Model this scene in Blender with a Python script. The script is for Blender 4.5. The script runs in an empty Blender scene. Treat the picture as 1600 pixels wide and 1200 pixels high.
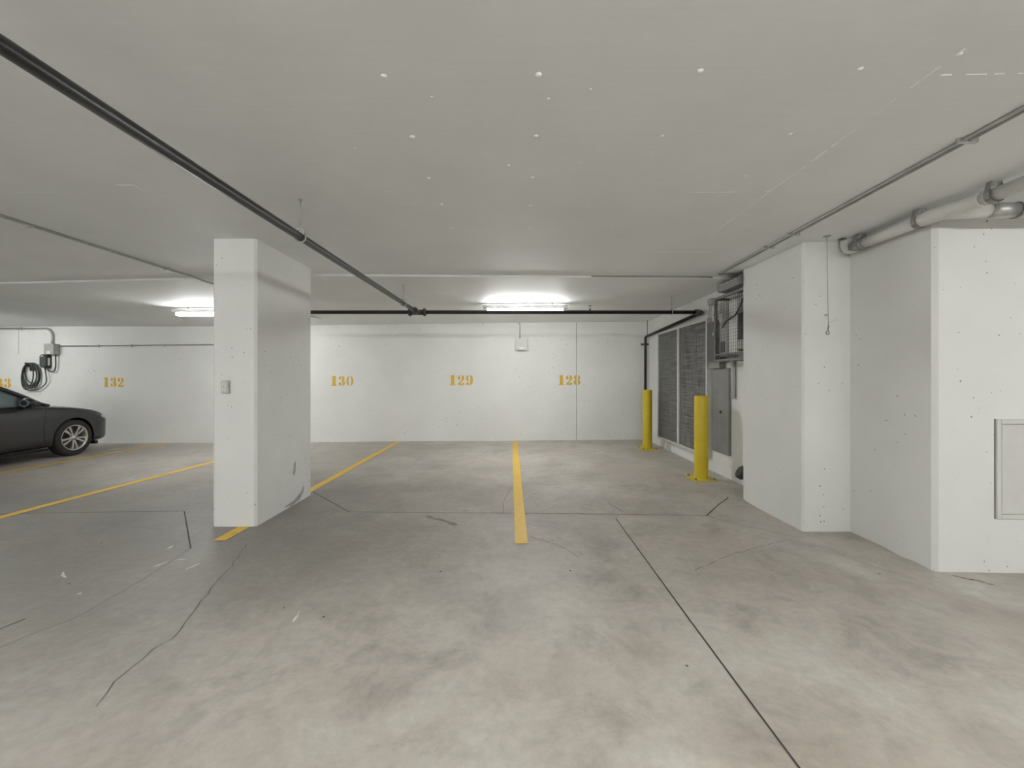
import bpy, bmesh, math, random
from mathutils import Vector, Matrix
from mathutils.bvhtree import BVHTree
random.seed(7)
scene = bpy.context.scene
C = scene.collection

# ---------------------------------------------------------------- camera
F = 645.0; PX, PY, CAMZ = 798.0, 592.0, 1.35
cam_d = bpy.data.cameras.new('camera')
cam = bpy.data.objects.new('camera', cam_d); C.objects.link(cam)
cam_d.sensor_fit = 'HORIZONTAL'; cam_d.sensor_width = 36.0
cam_d.lens = F / 1600.0 * 36.0
cam_d.shift_x = (800.0 - PX) / 1600.0
cam_d.shift_y = (PY - 600.0) / 1600.0
cam_d.clip_start = 0.05
cam.location = (0, 0, CAMZ); cam.rotation_euler = (math.pi / 2, 0, 0)
scene.camera = cam

# ---------------------------------------------------------------- world, exposure
w = bpy.data.worlds.new('world'); scene.world = w; w.use_nodes = True
w.node_tree.nodes['Background'].inputs[0].default_value = (0.02, 0.02, 0.02, 1)
w.node_tree.nodes['Background'].inputs[1].default_value = 1.0
vs = scene.view_settings
vs.view_transform = 'Standard'; vs.look = 'None'; vs.gamma = 1.0; vs.use_curve_mapping = False
vs.exposure = 1.44
LAMP = 31.0            # lens emission of the garage strip lights

def P(x, y, Y):        # photo pixel at depth Y -> point
    return Vector(((x - PX) * Y / F, Y, CAMZ + (PY - y) * Y / F))

# ---------------------------------------------------------------- materials
MATS = {}
def nodes(name):
    m = bpy.data.materials.new(name); m.use_nodes = True
    nt = m.node_tree; b = nt.nodes['Principled BSDF']
    return m, nt, b
def N(nt, kind, **kw):
    n = nt.nodes.new(kind)
    for k, v in kw.items():
        if k.startswith('i_'):
            n.inputs[k[2:].replace('_', ' ')].default_value = v
        else: setattr(n, k, v)
    return n
def L(nt, a, b): nt.links.new(a, b)
def ramp(nt, fac, stops):
    r = N(nt, 'ShaderNodeValToRGB')
    el = r.color_ramp.elements
    while len(el) < len(stops): el.new(0.5)
    for e, (p, c) in zip(el, stops):
        e.position = p; e.color = (*c, 1) if len(c) == 3 else c
    L(nt, fac, r.inputs[0]); return r
def mix(nt, fac, a, b, blend='MIX'):
    m = N(nt, 'ShaderNodeMix', data_type='RGBA', blend_type=blend)
    for s, v in ((m.inputs[0], fac), (m.inputs[6], a), (m.inputs[7], b)):
        if hasattr(v, 'links'): L(nt, v, s)
        elif isinstance(v, (int, float)): s.default_value = v
        else: s.default_value = (*v, 1)
    return m.outputs[2]
def plain(name, col, rough=0.5, metal=0.0, vary=0.12, scale=9.0, bump=0.0, coat=0.0, spec=0.5):
    m, nt, b = nodes(name)
    tc = N(nt, 'ShaderNodeTexCoord')
    nz = N(nt, 'ShaderNodeTexNoise', i_Scale=scale, i_Detail=5.0, i_Roughness=0.6)
    L(nt, tc.outputs['Object'], nz.inputs['Vector'])
    lo = tuple(c * (1 - vary) for c in col); hi = tuple(min(1, c * (1 + vary)) for c in col)
    r = ramp(nt, nz.outputs[0], [(0.3, lo), (0.7, hi)])
    L(nt, r.outputs[0], b.inputs['Base Color'])
    b.inputs['Roughness'].default_value = rough; b.inputs['Metallic'].default_value = metal
    b.inputs['Coat Weight'].default_value = coat; b.inputs['Specular IOR Level'].default_value = spec
    if bump:
        bp = N(nt, 'ShaderNodeBump', i_Strength=bump, i_Distance=0.002)
        L(nt, nz.outputs[0], bp.inputs['Height']); L(nt, bp.outputs[0], b.inputs['Normal'])
    MATS[name] = m; return m

def concrete_paint(name, col, pits=True, pit_scale=11.0, board=0.0, spec=0.3):
    m, nt, b = nodes(name)
    tc = N(nt, 'ShaderNodeTexCoord'); v = tc.outputs['Object']
    n1 = N(nt, 'ShaderNodeTexNoise', i_Scale=0.9, i_Detail=5.0, i_Roughness=0.6); L(nt, v, n1.inputs['Vector'])
    r1 = ramp(nt, n1.outputs[0], [(0.25, tuple(c * 0.93 for c in col)), (0.75, tuple(min(1, c * 1.04) for c in col))])
    out = r1.outputs[0]
    n2 = N(nt, 'ShaderNodeTexNoise', i_Scale=45.0, i_Detail=4.0, i_Roughness=0.65); L(nt, v, n2.inputs['Vector'])
    h = n2.outputs[0]
    if board:   # fine form-board grain running along x
        mp = N(nt, 'ShaderNodeMapping'); mp.inputs['Scale'].default_value = (1.2, 34.0, 1.0)
        L(nt, v, mp.inputs[0])
        n3 = N(nt, 'ShaderNodeTexNoise', i_Scale=1.6, i_Detail=5.0, i_Roughness=0.7); L(nt, mp.outputs[0], n3.inputs['Vector'])
        r3 = ramp(nt, n3.outputs[0], [(0.3, (1 - board,) * 3), (0.7, (1, 1, 1))])
        out = mix(nt, 1.0, out, r3.outputs[0], 'MULTIPLY')
    if pits:
        vo = N(nt, 'ShaderNodeTexVoronoi', i_Scale=pit_scale); vo.feature = 'F1'
        nd = N(nt, 'ShaderNodeTexNoise', i_Scale=30.0, i_Detail=2.0); L(nt, v, nd.inputs['Vector'])
        ad = N(nt, 'ShaderNodeVectorMath', operation='MULTIPLY_ADD')
        ad.inputs[1].default_value = (0.03, 0.03, 0.03)
        L(nt, nd.outputs[1], ad.inputs[0]); L(nt, v, ad.inputs[2]); L(nt, ad.outputs[0], vo.inputs['Vector'])
        # pits gather in clusters
        nc = N(nt, 'ShaderNodeTexNoise', i_Scale=1.4, i_Detail=2.0); L(nt, v, nc.inputs['Vector'])
        th = N(nt, 'ShaderNodeMapRange'); th.inputs[1].default_value = 0.35; th.inputs[2].default_value = 0.7
        th.inputs[3].default_value = 0.03; th.inputs[4].default_value = 0.115
        L(nt, nc.outputs[0], th.inputs[0])
        lt = N(nt, 'ShaderNodeMath', operation='LESS_THAN'); L(nt, vo.outputs['Distance'], lt.inputs[0]); L(nt, th.outputs[0], lt.inputs[1])
        out = mix(nt, lt.outputs[0], out, tuple(c * 0.45 for c in col))
    L(nt, out, b.inputs['Base Color'])
    b.inputs['Roughness'].default_value = 0.6; b.inputs['Specular IOR Level'].default_value = spec
    bp = N(nt, 'ShaderNodeBump', i_Strength=0.12, i_Distance=0.003)
    L(nt, h, bp.inputs['Height']); L(nt, bp.outputs[0], b.inputs['Normal'])
    MATS[name] = m; return m

def floor_mat(name):
    m, nt, b = nodes(name)
    tc = N(nt, 'ShaderNodeTexCoord'); v = tc.outputs['Object']
    n1 = N(nt, 'ShaderNodeTexNoise', i_Scale=0.55, i_Detail=8.0, i_Roughness=0.66, i_Distortion=0.25); L(nt, v, n1.inputs['Vector'])
    r1 = ramp(nt, n1.outputs[0], [(0.30, (0.42, 0.395, 0.362)), (0.50, (0.53, 0.505, 0.462)), (0.70, (0.60, 0.59, 0.545))])
    n2 = N(nt, 'ShaderNodeTexNoise', i_Scale=2.3, i_Detail=10.0, i_Roughness=0.70, i_Distortion=0.4); L(nt, v, n2.inputs['Vector'])
    r2 = ramp(nt, n2.outputs[0], [(0.30, (0.60, 0.57, 0.54)), (0.50, (0.96, 0.935, 0.91)), (0.72, (1.16, 1.16, 1.14))])
    out = mix(nt, 1.0, r1.outputs[0], r2.outputs[0], 'MULTIPLY')
    # rusty brown tyre stains
    n3 = N(nt, 'ShaderNodeTexNoise', i_Scale=0.8, i_Detail=6.0, i_Roughness=0.7); 
    mp = N(nt, 'ShaderNodeMapping'); mp.inputs['Location'].default_value = (7.3, 2.1, 0); L(nt, v, mp.inputs[0]); L(nt, mp.outputs[0], n3.inputs['Vector'])
    r3 = ramp(nt, n3.outputs[0], [(0.46, (0, 0, 0)), (0.66, (0.70, 0.70, 0.70))])
    out = mix(nt, r3.outputs[0], out, (0.465, 0.405, 0.35))
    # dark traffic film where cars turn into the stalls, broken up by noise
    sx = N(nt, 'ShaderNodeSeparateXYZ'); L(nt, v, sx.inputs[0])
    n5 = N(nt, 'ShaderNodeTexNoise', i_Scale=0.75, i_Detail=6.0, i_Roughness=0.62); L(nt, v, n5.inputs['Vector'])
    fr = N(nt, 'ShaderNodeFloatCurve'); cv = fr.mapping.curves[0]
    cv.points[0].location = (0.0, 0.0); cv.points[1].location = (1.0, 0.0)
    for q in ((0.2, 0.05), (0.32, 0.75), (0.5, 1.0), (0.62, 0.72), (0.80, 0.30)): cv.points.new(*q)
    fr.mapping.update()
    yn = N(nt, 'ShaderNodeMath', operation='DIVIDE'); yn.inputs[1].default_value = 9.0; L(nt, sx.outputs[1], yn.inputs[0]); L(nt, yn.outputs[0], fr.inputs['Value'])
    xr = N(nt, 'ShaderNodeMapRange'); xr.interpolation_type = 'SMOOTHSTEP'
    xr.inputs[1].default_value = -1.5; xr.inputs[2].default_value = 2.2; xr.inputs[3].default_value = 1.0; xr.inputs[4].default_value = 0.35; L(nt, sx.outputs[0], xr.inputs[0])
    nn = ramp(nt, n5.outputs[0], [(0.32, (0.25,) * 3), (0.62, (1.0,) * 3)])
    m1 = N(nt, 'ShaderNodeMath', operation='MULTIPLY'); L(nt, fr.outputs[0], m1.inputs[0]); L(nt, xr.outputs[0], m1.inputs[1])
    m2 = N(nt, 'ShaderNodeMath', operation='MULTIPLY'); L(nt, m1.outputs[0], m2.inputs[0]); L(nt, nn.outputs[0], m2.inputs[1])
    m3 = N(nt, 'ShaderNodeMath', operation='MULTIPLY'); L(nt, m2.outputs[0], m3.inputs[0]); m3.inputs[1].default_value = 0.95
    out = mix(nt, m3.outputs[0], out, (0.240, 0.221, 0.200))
    # darker grey tone on the left side, edge varied by noise, weaker towards the back
    x2 = N(nt, 'ShaderNodeMath', operation='MULTIPLY_ADD'); x2.inputs[1].default_value = 2.4; L(nt, n1.outputs[0], x2.inputs[0]); L(nt, sx.outputs[0], x2.inputs[2])
    lr = N(nt, 'ShaderNodeMapRange'); lr.interpolation_type = 'SMOOTHSTEP'
    lr.inputs[1].default_value = 0.6; lr.inputs[2].default_value = -1.4; lr.inputs[3].default_value = 0.0; lr.inputs[4].default_value = 0.60; L(nt, x2.outputs[0], lr.inputs[0])
    yl = N(nt, 'ShaderNodeMapRange'); yl.interpolation_type = 'SMOOTHSTEP'
    yl.inputs[1].default_value = 4.2; yl.inputs[2].default_value = 6.2; yl.inputs[3].default_value = 1.0; yl.inputs[4].default_value = 0.25; L(nt, sx.outputs[1], yl.inputs[0])
    ml = N(nt, 'ShaderNodeMath', operation='MULTIPLY'); L(nt, lr.outputs[0], ml.inputs[0]); L(nt, yl.outputs[0], ml.inputs[1])
    out = mix(nt, ml.outputs[0], out, (0.225, 0.220, 0.205))
    ng = N(nt, 'ShaderNodeTexNoise', i_Scale=16.0, i_Detail=8.0, i_Roughness=0.75); L(nt, v, ng.inputs['Vector'])
    rg = ramp(nt, ng.outputs[0], [(0.30, (0.84, 0.835, 0.83)), (0.70, (1.06, 1.06, 1.06))])
    out = mix(nt, 1.0, out, rg.outputs[0], 'MULTIPLY')
    # fine pale scuffs and dark specks
    n4 = N(nt, 'ShaderNodeTexNoise', i_Scale=5.0, i_Detail=12.0, i_Roughness=0.8, i_Distortion=2.5); L(nt, v, n4.inputs['Vector'])
    r4 = ramp(nt, n4.outputs[0], [(0.63, (0, 0, 0)), (0.70, (0.45, 0.45, 0.45))])
    out = mix(nt, r4.outputs[0], out, (0.62, 0.61, 0.59))
    vo = N(nt, 'ShaderNodeTexVoronoi', i_Scale=3.2); L(nt, v, vo.inputs['Vector'])
    lt = N(nt, 'ShaderNodeMath', operation='LESS_THAN'); lt.inputs[1].default_value = 0.028; L(nt, vo.outputs['Distance'], lt.inputs[0])
    out = mix(nt, lt.outputs[0], out, (0.07, 0.065, 0.06))
    L(nt, out, b.inputs['Base Color'])
    rr = ramp(nt, n2.outputs[0], [(0.3, (0.42,) * 3), (0.7, (0.62,) * 3)])
    L(nt, rr.outputs[0], b.inputs['Roughness'])
    b.inputs['Specular IOR Level'].default_value = 0.45
    nf = N(nt, 'ShaderNodeTexNoise', i_Scale=60.0, i_Detail=5.0); L(nt, v, nf.inputs['Vector'])
    bp = N(nt, 'ShaderNodeBump', i_Strength=0.10, i_Distance=0.003); L(nt, nf.outputs[0], bp.inputs['Height'])
    L(nt, bp.outputs[0], b.inputs['Normal'])
    MATS[name] = m; return m

def line_paint(name, col, worn, scale):
    m, nt, b = nodes(name)
    tc = N(nt, 'ShaderNodeTexCoord')
    nz = N(nt, 'ShaderNodeTexNoise', i_Scale=scale, i_Detail=9.0, i_Roughness=0.75); L(nt, tc.outputs['Object'], nz.inputs['Vector'])
    r = ramp(nt, nz.outputs[0], [(0.30, worn), (0.45, col), (0.75, tuple(c * 0.85 for c in col))])
    L(nt, r.outputs[0], b.inputs['Base Color']); b.inputs['Roughness'].default_value = 0.5
    MATS[name] = m

def emit(name, col, s):
    m, nt, b = nodes(name)
    b.inputs['Base Color'].default_value = (0.8, 0.8, 0.8, 1)
    b.inputs['Emission Color'].default_value = (*col, 1); b.inputs['Emission Strength'].default_value = s
    MATS[name] = m

def screen_mat(name, a, bcol, sy, sz):      # dusty woven filter
    m, nt, b = nodes(name)
    tc = N(nt, 'ShaderNodeTexCoord')
    outs = []
    for sc in ((1, 2.0, 55), (1, 70, 2.0)):
        mp = N(nt, 'ShaderNodeMapping'); mp.inputs['Scale'].default_value = sc; L(nt, tc.outputs['Object'], mp.inputs[0])
        nz = N(nt, 'ShaderNodeTexNoise', i_Scale=1.0, i_Detail=3.0, i_Roughness=0.6); L(nt, mp.outputs[0], nz.inputs['Vector']); outs.append(nz.outputs[0])
    mu = N(nt, 'ShaderNodeMath', operation='ADD'); L(nt, outs[0], mu.inputs[0]); L(nt, outs[1], mu.inputs[1])
    hf = N(nt, 'ShaderNodeMath', operation='MULTIPLY'); hf.inputs[1].default_value = 0.5; L(nt, mu.outputs[0], hf.inputs[0])
    r = ramp(nt, hf.outputs[0], [(0.36, a), (0.62, bcol)])
    L(nt, r.outputs[0], b.inputs['Base Color']); b.inputs['Roughness'].default_value = 0.75
    MATS[name] = m

concrete_paint('wall', (0.80, 0.80, 0.78), pit_scale=13.0)
concrete_paint('ceil', (0.89, 0.905, 0.905), pits=False, board=0.03)
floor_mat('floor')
line_paint('yellow_line', (0.78, 0.50, 0.045), (0.36, 0.27, 0.10), 9.0)
line_paint('yellow_stencil', (0.74, 0.46, 0.03), (0.60, 0.43, 0.12), 14.0)
plain('bollard', (0.62, 0.47, 0.015), rough=0.42, vary=0.06, scale=5, bump=0.1)
plain('black_pipe', (0.010, 0.010, 0.0095), rough=0.33, vary=0.5, scale=14, bump=0.1)
plain('fitting', (0.10, 0.10, 0.097), rough=0.5, metal=0.5, vary=0.3, scale=30)
plain('galv', (0.50, 0.50, 0.485), rough=0.38, metal=0.75, vary=0.2, scale=20)
plain('conduit', (0.42, 0.42, 0.405), rough=0.42, metal=0.55, vary=0.12, scale=12)
plain('painted_conduit', (0.58, 0.575, 0.55), rough=0.5, vary=0.08)
plain('steel_band', (0.30, 0.30, 0.29), rough=0.45, metal=0.6, vary=0.25, scale=25)
plain('pvc', (0.66, 0.655, 0.62), rough=0.32, vary=0.05)
plain('box_grey', (0.40, 0.40, 0.385), rough=0.5, vary=0.06)
plain('box_light', (0.60, 0.60, 0.575), rough=0.5, vary=0.05)
plain('white_plastic', (0.78, 0.77, 0.74), rough=0.35, vary=0.03)
plain('dark_plastic', (0.035, 0.036, 0.034), rough=0.4, vary=0.2)
plain('grey_plastic', (0.085, 0.087, 0.083), rough=0.45, vary=0.15)
plain('cable', (0.05, 0.055, 0.05), rough=0.45, vary=0.2)
plain('frame_white', (0.62, 0.615, 0.59), rough=0.45, vary=0.06)
plain('sheet_grey', (0.25, 0.25, 0.245), rough=0.45, metal=0.25, vary=0.18, scale=3)
plain('cage_grey', (0.17, 0.17, 0.165), rough=0.45, metal=0.3, vary=0.2, scale=10)
plain('paint_spill', (0.62, 0.615, 0.60), rough=0.6, vary=0.2, scale=20)
plain('joint', (0.055, 0.050, 0.045), rough=0.8, vary=0.5, scale=8)
plain('crack', (0.12, 0.11, 0.10), rough=0.85, vary=0.5, scale=12)
plain('scuff_grey', (0.40, 0.395, 0.38), rough=0.7, vary=0.25, scale=15)
plain('rust', (0.26, 0.17, 0.10), rough=0.85, vary=0.5, scale=25)
plain('smudge', (0.21, 0.185, 0.165), rough=0.6, vary=0.3, scale=10)
plain('plaster', (0.97, 0.975, 0.97), rough=0.7, vary=0.06)
plain('ridge', (0.94, 0.95, 0.945), rough=0.6, vary=0.06)
plain('housing', (0.62, 0.62, 0.60), rough=0.45, vary=0.04)
plain('wall_joint', (0.36, 0.355, 0.34), rough=0.8, vary=0.2)
plain('panel_paint', (0.66, 0.655, 0.63), rough=0.5, vary=0.03)
plain('string', (0.20, 0.19, 0.17), rough=0.8, vary=0.2)
plain('car_paint', (0.010, 0.0105, 0.0125), rough=0.32, metal=0.0, vary=0.05, coat=0.5)
plain('car_trim', (0.012, 0.012, 0.012), rough=0.55, vary=0.1)
plain('car_glass', (0.14, 0.18, 0.20), rough=0.04, vary=0.02, spec=0.9)
plain('rubber', (0.022, 0.022, 0.021), rough=0.75, vary=0.2, scale=30)
plain('alloy', (0.58, 0.56, 0.53), rough=0.30, metal=0.8, vary=0.06)
plain('brake', (0.12, 0.11, 0.10), rough=0.5, metal=0.6, vary=0.2)
plain('headlamp', (0.62, 0.55, 0.52), rough=0.08, vary=0.15, scale=20, coat=1.0)
plain('tail_red', (0.25, 0.01, 0.012), rough=0.15, vary=0.1, coat=1.0)
plain('mirror_glass', (0.6, 0.62, 0.64), rough=0.03, metal=1.0, vary=0.01)
emit('lens', (0.985, 1.0, 0.985), LAMP)
screen_mat('filter_a', (0.095, 0.095, 0.092), (0.26, 0.26, 0.25), 1, 1)
screen_mat('filter_b', (0.10, 0.10, 0.096), (0.40, 0.40, 0.385), 1, 1)

# ---------------------------------------------------------------- mesh builder
class MB:
    def __init__(s): s.v = []; s.f = []; s.sm = []
    def add(s, vs, fs, smooth=False):
        o = len(s.v); s.v += [tuple(p) for p in vs]
        for f in fs: s.f.append(tuple(i + o for i in f)); s.sm.append(smooth)
        return s
    def box(s, a, b, M=None, bev=0.0):
        x0, y0, z0 = a; x1, y1, z1 = b
        if bev:
            bm = bmesh.new(); bmesh.ops.create_cube(bm, size=1.0)
            for v in bm.verts:
                v.co = Vector(((x0 + x1) / 2 + v.co.x * (x1 - x0), (y0 + y1) / 2 + v.co.y * (y1 - y0), (z0 + z1) / 2 + v.co.z * (z1 - z0)))
            bmesh.ops.bevel(bm, geom=bm.edges[:], offset=bev, segments=2, affect='EDGES', profile=0.5)
            bm.verts.index_update()
            vs = [v.co.copy() for v in bm.verts]; fs = [[v.index for v in f.verts] for f in bm.faces]; bm.free()
        else:
            vs = [Vector(p) for p in ((x0,y0,z0),(x1,y0,z0),(x1,y1,z0),(x0,y1,z0),(x0,y0,z1),(x1,y0,z1),(x1,y1,z1),(x0,y1,z1))]
            fs = [(0,3,2,1),(4,5,6,7),(0,1,5,4),(1,2,6,5),(2,3,7,6),(3,0,4,7)]
        if M is not None: vs = [M @ v for v in vs]
        return s.add(vs, fs)
    def prism(s, pts, z0, z1):
        n = len(pts)
        vs = [(x, y, z0) for x, y in pts] + [(x, y, z1) for x, y in pts]
        fs = [tuple(range(n - 1, -1, -1)), tuple(range(n, 2 * n))] + [(i, (i + 1) % n, n + (i + 1) % n, n + i) for i in range(n)]
        return s.add(vs, fs)
    def tube(s, path, r, seg=12, closed=False, caps=True):
        path = [Vector(p) for p in path]; n = len(path)
        rs = r if isinstance(r, (list, tuple)) else [r] * n
        up = None; vs = []
        for i, p in enumerate(path):
            if closed: t = path[(i + 1) % n] - path[i - 1]
            else: t = path[min(i + 1, n - 1)] - path[max(i - 1, 0)]
            t.normalize()
            if up is None:
                up = Vector((0, 0, 1)) if abs(t.z) < 0.9 else Vector((1, 0, 0))
            up = (up - t * up.dot(t)); up.normalize(); q = t.cross(up)
            for k in range(seg):
                a = 2 * math.pi * k / seg
                vs.append(p + (up * math.cos(a) + q * math.sin(a)) * rs[i])
        fs = []
        for i in range(n if closed else n - 1):
            j = (i + 1) % n
            for k in range(seg):
                k2 = (k + 1) % seg
                fs.append((i * seg + k, j * seg + k, j * seg + k2, i * seg + k2))
        o = len(s.v); s.add(vs, fs, True)
        if caps and not closed:
            s.f.append(tuple(o + k for k in range(seg))); s.sm.append(False)
            s.f.append(tuple(o + (n - 1) * seg + k for k in range(seg - 1, -1, -1))); s.sm.append(False)
        return s
    def lathe(s, prof, seg=32, M=None, smooth=True):    # prof: (r, z) list, around z
        vs = []
        for r, z in prof:
            for k in range(seg):
                a = 2 * math.pi * k / seg; vs.append(Vector((r * math.cos(a), r * math.sin(a), z)))
        if M is not None: vs = [M @ v for v in vs]
        fs = []
        for i in range(len(prof) - 1):
            for k in range(seg):
                k2 = (k + 1) % seg; fs.append((i * seg + k, i * seg + k2, (i + 1) * seg + k2, (i + 1) * seg + k))
        return s.add(vs, fs, smooth)
    def build(s, name, mat, parent=None):
        me = bpy.data.meshes.new(name); me.from_pydata(s.v, [], s.f); me.update()
        me.polygons.foreach_set('use_smooth', s.sm)
        bm = bmesh.new(); bm.from_mesh(me); bmesh.ops.recalc_face_normals(bm, faces=bm.faces[:]); bm.to_mesh(me); bm.free()
        me.materials.append(MATS[mat])
        o = bpy.data.objects.new(name, me); C.objects.link(o)
        if parent is not None: o.parent = parent
        return o
def tag(o, label=None, cat=None, group=None, kind=None):
    if label: o['label'] = label
    if cat: o['category'] = cat
    if group: o['group'] = group
    if kind: o['kind'] = kind
    return o
def empty(name, loc=(0, 0, 0), rz=0.0):
    o = bpy.data.objects.new(name, None); C.objects.link(o); o.location = loc; o.rotation_euler = (0, 0, rz)
    o.empty_display_size = 0.1; return o
def bend(pts, r, n=6):                       # polyline with rounded corners
    pts = [Vector(p) for p in pts]; out = [pts[0]]
    for i in range(1, len(pts) - 1):
        a, b, c = pts[i - 1], pts[i], pts[i + 1]
        d1 = (a - b); d2 = (c - b); rr = min(r, d1.length * 0.49, d2.length * 0.49)
        p1 = b + d1.normalized() * rr; p2 = b + d2.normalized() * rr
        for k in range(n + 1):
            t = k / n; out.append(p1 * (1 - t) ** 2 + b * 2 * t * (1 - t) + p2 * t * t)
    out.append(pts[-1]); return out
def smooth01(t): t = max(0.0, min(1.0, t)); return t * t * (3 - 2 * t)

# ---------------------------------------------------------------- the room
BACK = 8.98; CZ = 2.63
XL, XR, YF = -15.0, 8.0, -8.5
WX = 2.95
def floor_z(x, y):
    z = -0.042 * smooth01((-x - 1.0) / 5.0) * smooth01((y - 3.5) / 4.0) + 0.022 * smooth01((x + 0.5) / 2.5) * smooth01((y - 6.0) / 2.5)
    z -= 0.022 * smooth01((x - 1.5) / 1.3) * smooth01((5.3 - y) / 0.9)
    z -= 0.072 * smooth01((x - 2.55) / 0.6) * smooth01((3.55 - y) / 0.5)
    # gutter that folds down towards the recess beside the right-hand pilaster
    t = (x - 2.35) * 0.33 + (y - 3.40) * 0.944      # beyond the crease (2.35,3.40)-(3.17,3.06)
    u = smooth01((x - 2.2) / 0.5)
    z -= 0.055 * max(0.0, min(1.0, t / 0.22)) * (1.0 - 0.8 * smooth01((3.45 - y) / 0.35)) * u * smooth01((5.2 - y) / 0.5)
    return z
def frange(a, b, step):
    n = max(1, round((b - a) / step)); return [a + (b - a) * i / n for i in range(n + 1)]
xs = frange(XL, -9, 0.5)[:-1] + frange(-9, 1.5, 0.15)[:-1] + frange(1.5, 4.2, 0.05)[:-1] + frange(4.2, XR, 0.4)
ys = frange(YF, 0, 0.6)[:-1] + frange(0, 2.8, 0.15)[:-1] + frange(2.8, 5.6, 0.05)[:-1] + frange(5.6, 9.1, 0.12)
m = MB(); nx = len(xs)
m.add([(x, y, floor_z(x, y)) for y in ys for x in xs],
      [(j * nx + i, j * nx + i + 1, (j + 1) * nx + i + 1, (j + 1) * nx + i) for j in range(len(ys) - 1) for i in range(nx - 1)], True)
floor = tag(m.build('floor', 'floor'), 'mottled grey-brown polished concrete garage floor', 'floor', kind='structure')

# ceiling: near slab, a small step down behind the pillar, far slab falling a little to the back wall
def step_y(x):
    pts = [(-16, 5.9), (-6.77, 5.47), (-4.46, 5.25), (-2.5, 5.04), (0.0, 5.10), (2.95, 5.18), (9, 5.2)]
    for (a, ya), (b, yb) in zip(pts, pts[1:]):
        if a <= x <= b: return ya + (yb - ya) * (x - a) / (b - a)
    return 5.1
def back_top(x): return 2.49 + 0.10 * smooth01((x + 7.5) / 10.5)
def ceil_z(x, y):
    s = step_y(x)
    if y < s: return CZ
    t = (y - s) / (BACK - s); return (CZ - 0.022) * (1 - t) + back_top(x) * t
cx = frange(XL, XR, 0.5); n = len(cx); vsx = []; fsx = []
rows = [lambda x: (YF, CZ), lambda x: (step_y(x), CZ), lambda x: (step_y(x) + 0.004, CZ - 0.022), lambda x: (BACK + 0.1, ceil_z(x, BACK + 0.1))]
for r in rows:
    for x in cx:
        y, z = r(x); vsx.append((x, y, z))
for x in cx[::-1]: pass
for j in range(3):
    for i in range(n - 1): fsx.append((j * n + i, (j + 1) * n + i, (j + 1) * n + i + 1, j * n + i + 1))
m = MB(); m.add(vsx, fsx)
k = len(vsx)
m.add([(XL, YF, 2.9), (XR, YF, 2.9), (XR, BACK + 0.1, 2.9), (XL, BACK + 0.1, 2.9)], [(0, 1, 2, 3)])
ceiling = tag(m.build('ceiling', 'ceil'), 'grey-white painted concrete ceiling slab with form marks', 'ceiling', kind='structure')

wall_back = tag(MB().box((XL, BACK, -0.2), (WX + 0.3, BACK + 0.2, 2.7)).build('wall_back', 'wall'),
    'white painted concrete back wall with yellow stall numbers', 'wall', kind='structure')
wall_right = tag(MB().box((WX, 4.80, -0.2), (WX + 0.3, BACK + 0.1, 2.66)).build('wall_right', 'wall'),
    'white painted side wall behind the yellow bollards', 'wall', kind='structure')
def chamfered(x0, y0, x1, y1, c, corners):
    pts = []
    for (x, y, key, d1, d2) in ((x0, y0, 'll', (0, 1), (1, 0)), (x1, y0, 'lr', (-1, 0), (0, 1)), (x1, y1, 'ur', (0, -1), (-1, 0)), (x0, y1, 'ul', (1, 0), (0, -1))):
        if key in corners: pts += [(x + d1[0] * c, y + d1[1] * c), (x + d2[0] * c, y + d2[1] * c)]
        else: pts.append((x, y))
    return pts
tag(MB().prism(chamfered(2.728, 3.855, 3.30, 4.84, 0.018, ('ll',)), -0.25, 2.66).build('pilaster', 'wall'),
    'white concrete pilaster projecting beside the wire cage', 'pilaster', kind='structure')
tag(MB().prism(chamfered(3.17, 3.085, XR, 4.6, 0.028, ('ll',)), -0.25, 2.66).build('wall_right_block', 'wall'),
    'white concrete wall block with the grey access panel', 'wall', kind='structure')
tag(MB().box((XL - 0.2, YF, -0.2), (XL, BACK + 0.1, 2.7)).build('wall_left', 'wall'), 'plain white far side wall of the garage', 'wall', kind='structure')
tag(MB().box((XL, YF - 0.2, -0.2), (XR, YF, 2.7)).build('wall_front', 'wall'), 'plain white wall across the drive aisle', 'wall', kind='structure')
tag(MB().box((XR, YF, -0.2), (XR + 0.2, 4.6, 2.7)).build('wall_right_aisle', 'wall'), 'plain white wall closing the aisle end', 'wall', kind='structure')
# free-standing pillar
PXL, PXR, PYF, PYB = -2.727, -2.325, 3.77, 4.815
pillar = tag(MB().prism(chamfered(PXL, PYF, PXR, PYB, 0.02, ('ll', 'lr', 'ur', 'ul')), -0.1, 2.66).build('pillar', 'wall'),
    'free-standing white concrete pillar with chamfered edges', 'pillar', kind='structure')

# ---- things in / on the floor
def strip(path, width, lift=0.002, step=0.08):
    pts = [Vector((p[0], p[1], 0)) for p in path]; dense = []
    for a, b in zip(pts, pts[1:]):
        k = max(1, int((b - a).length / step))
        dense += [a.lerp(b, i / k) for i in range(k)]
    dense.append(pts[-1])
    mb = MB(); vs = []; cols = 3
    for i, p in enumerate(dense):
        t = dense[min(i + 1, len(dense) - 1)] - dense[max(0, i - 1)]; t.normalize(); q = Vector((t.y, -t.x, 0))
        wd = width[i % len(width)] if isinstance(width, list) else width
        for c in range(cols):
            e = p + q * wd * (c / (cols - 1) - 0.5)
            vs.append((e.x, e.y, floor_z(e.x, e.y) + lift))
    fs = [(i * cols + c, i * cols + c + 1, (i + 1) * cols + c + 1, (i + 1) * cols + c) for i in range(len(dense) - 1) for c in range(cols - 1)]
    return mb.add(vs, fs, True)
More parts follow.
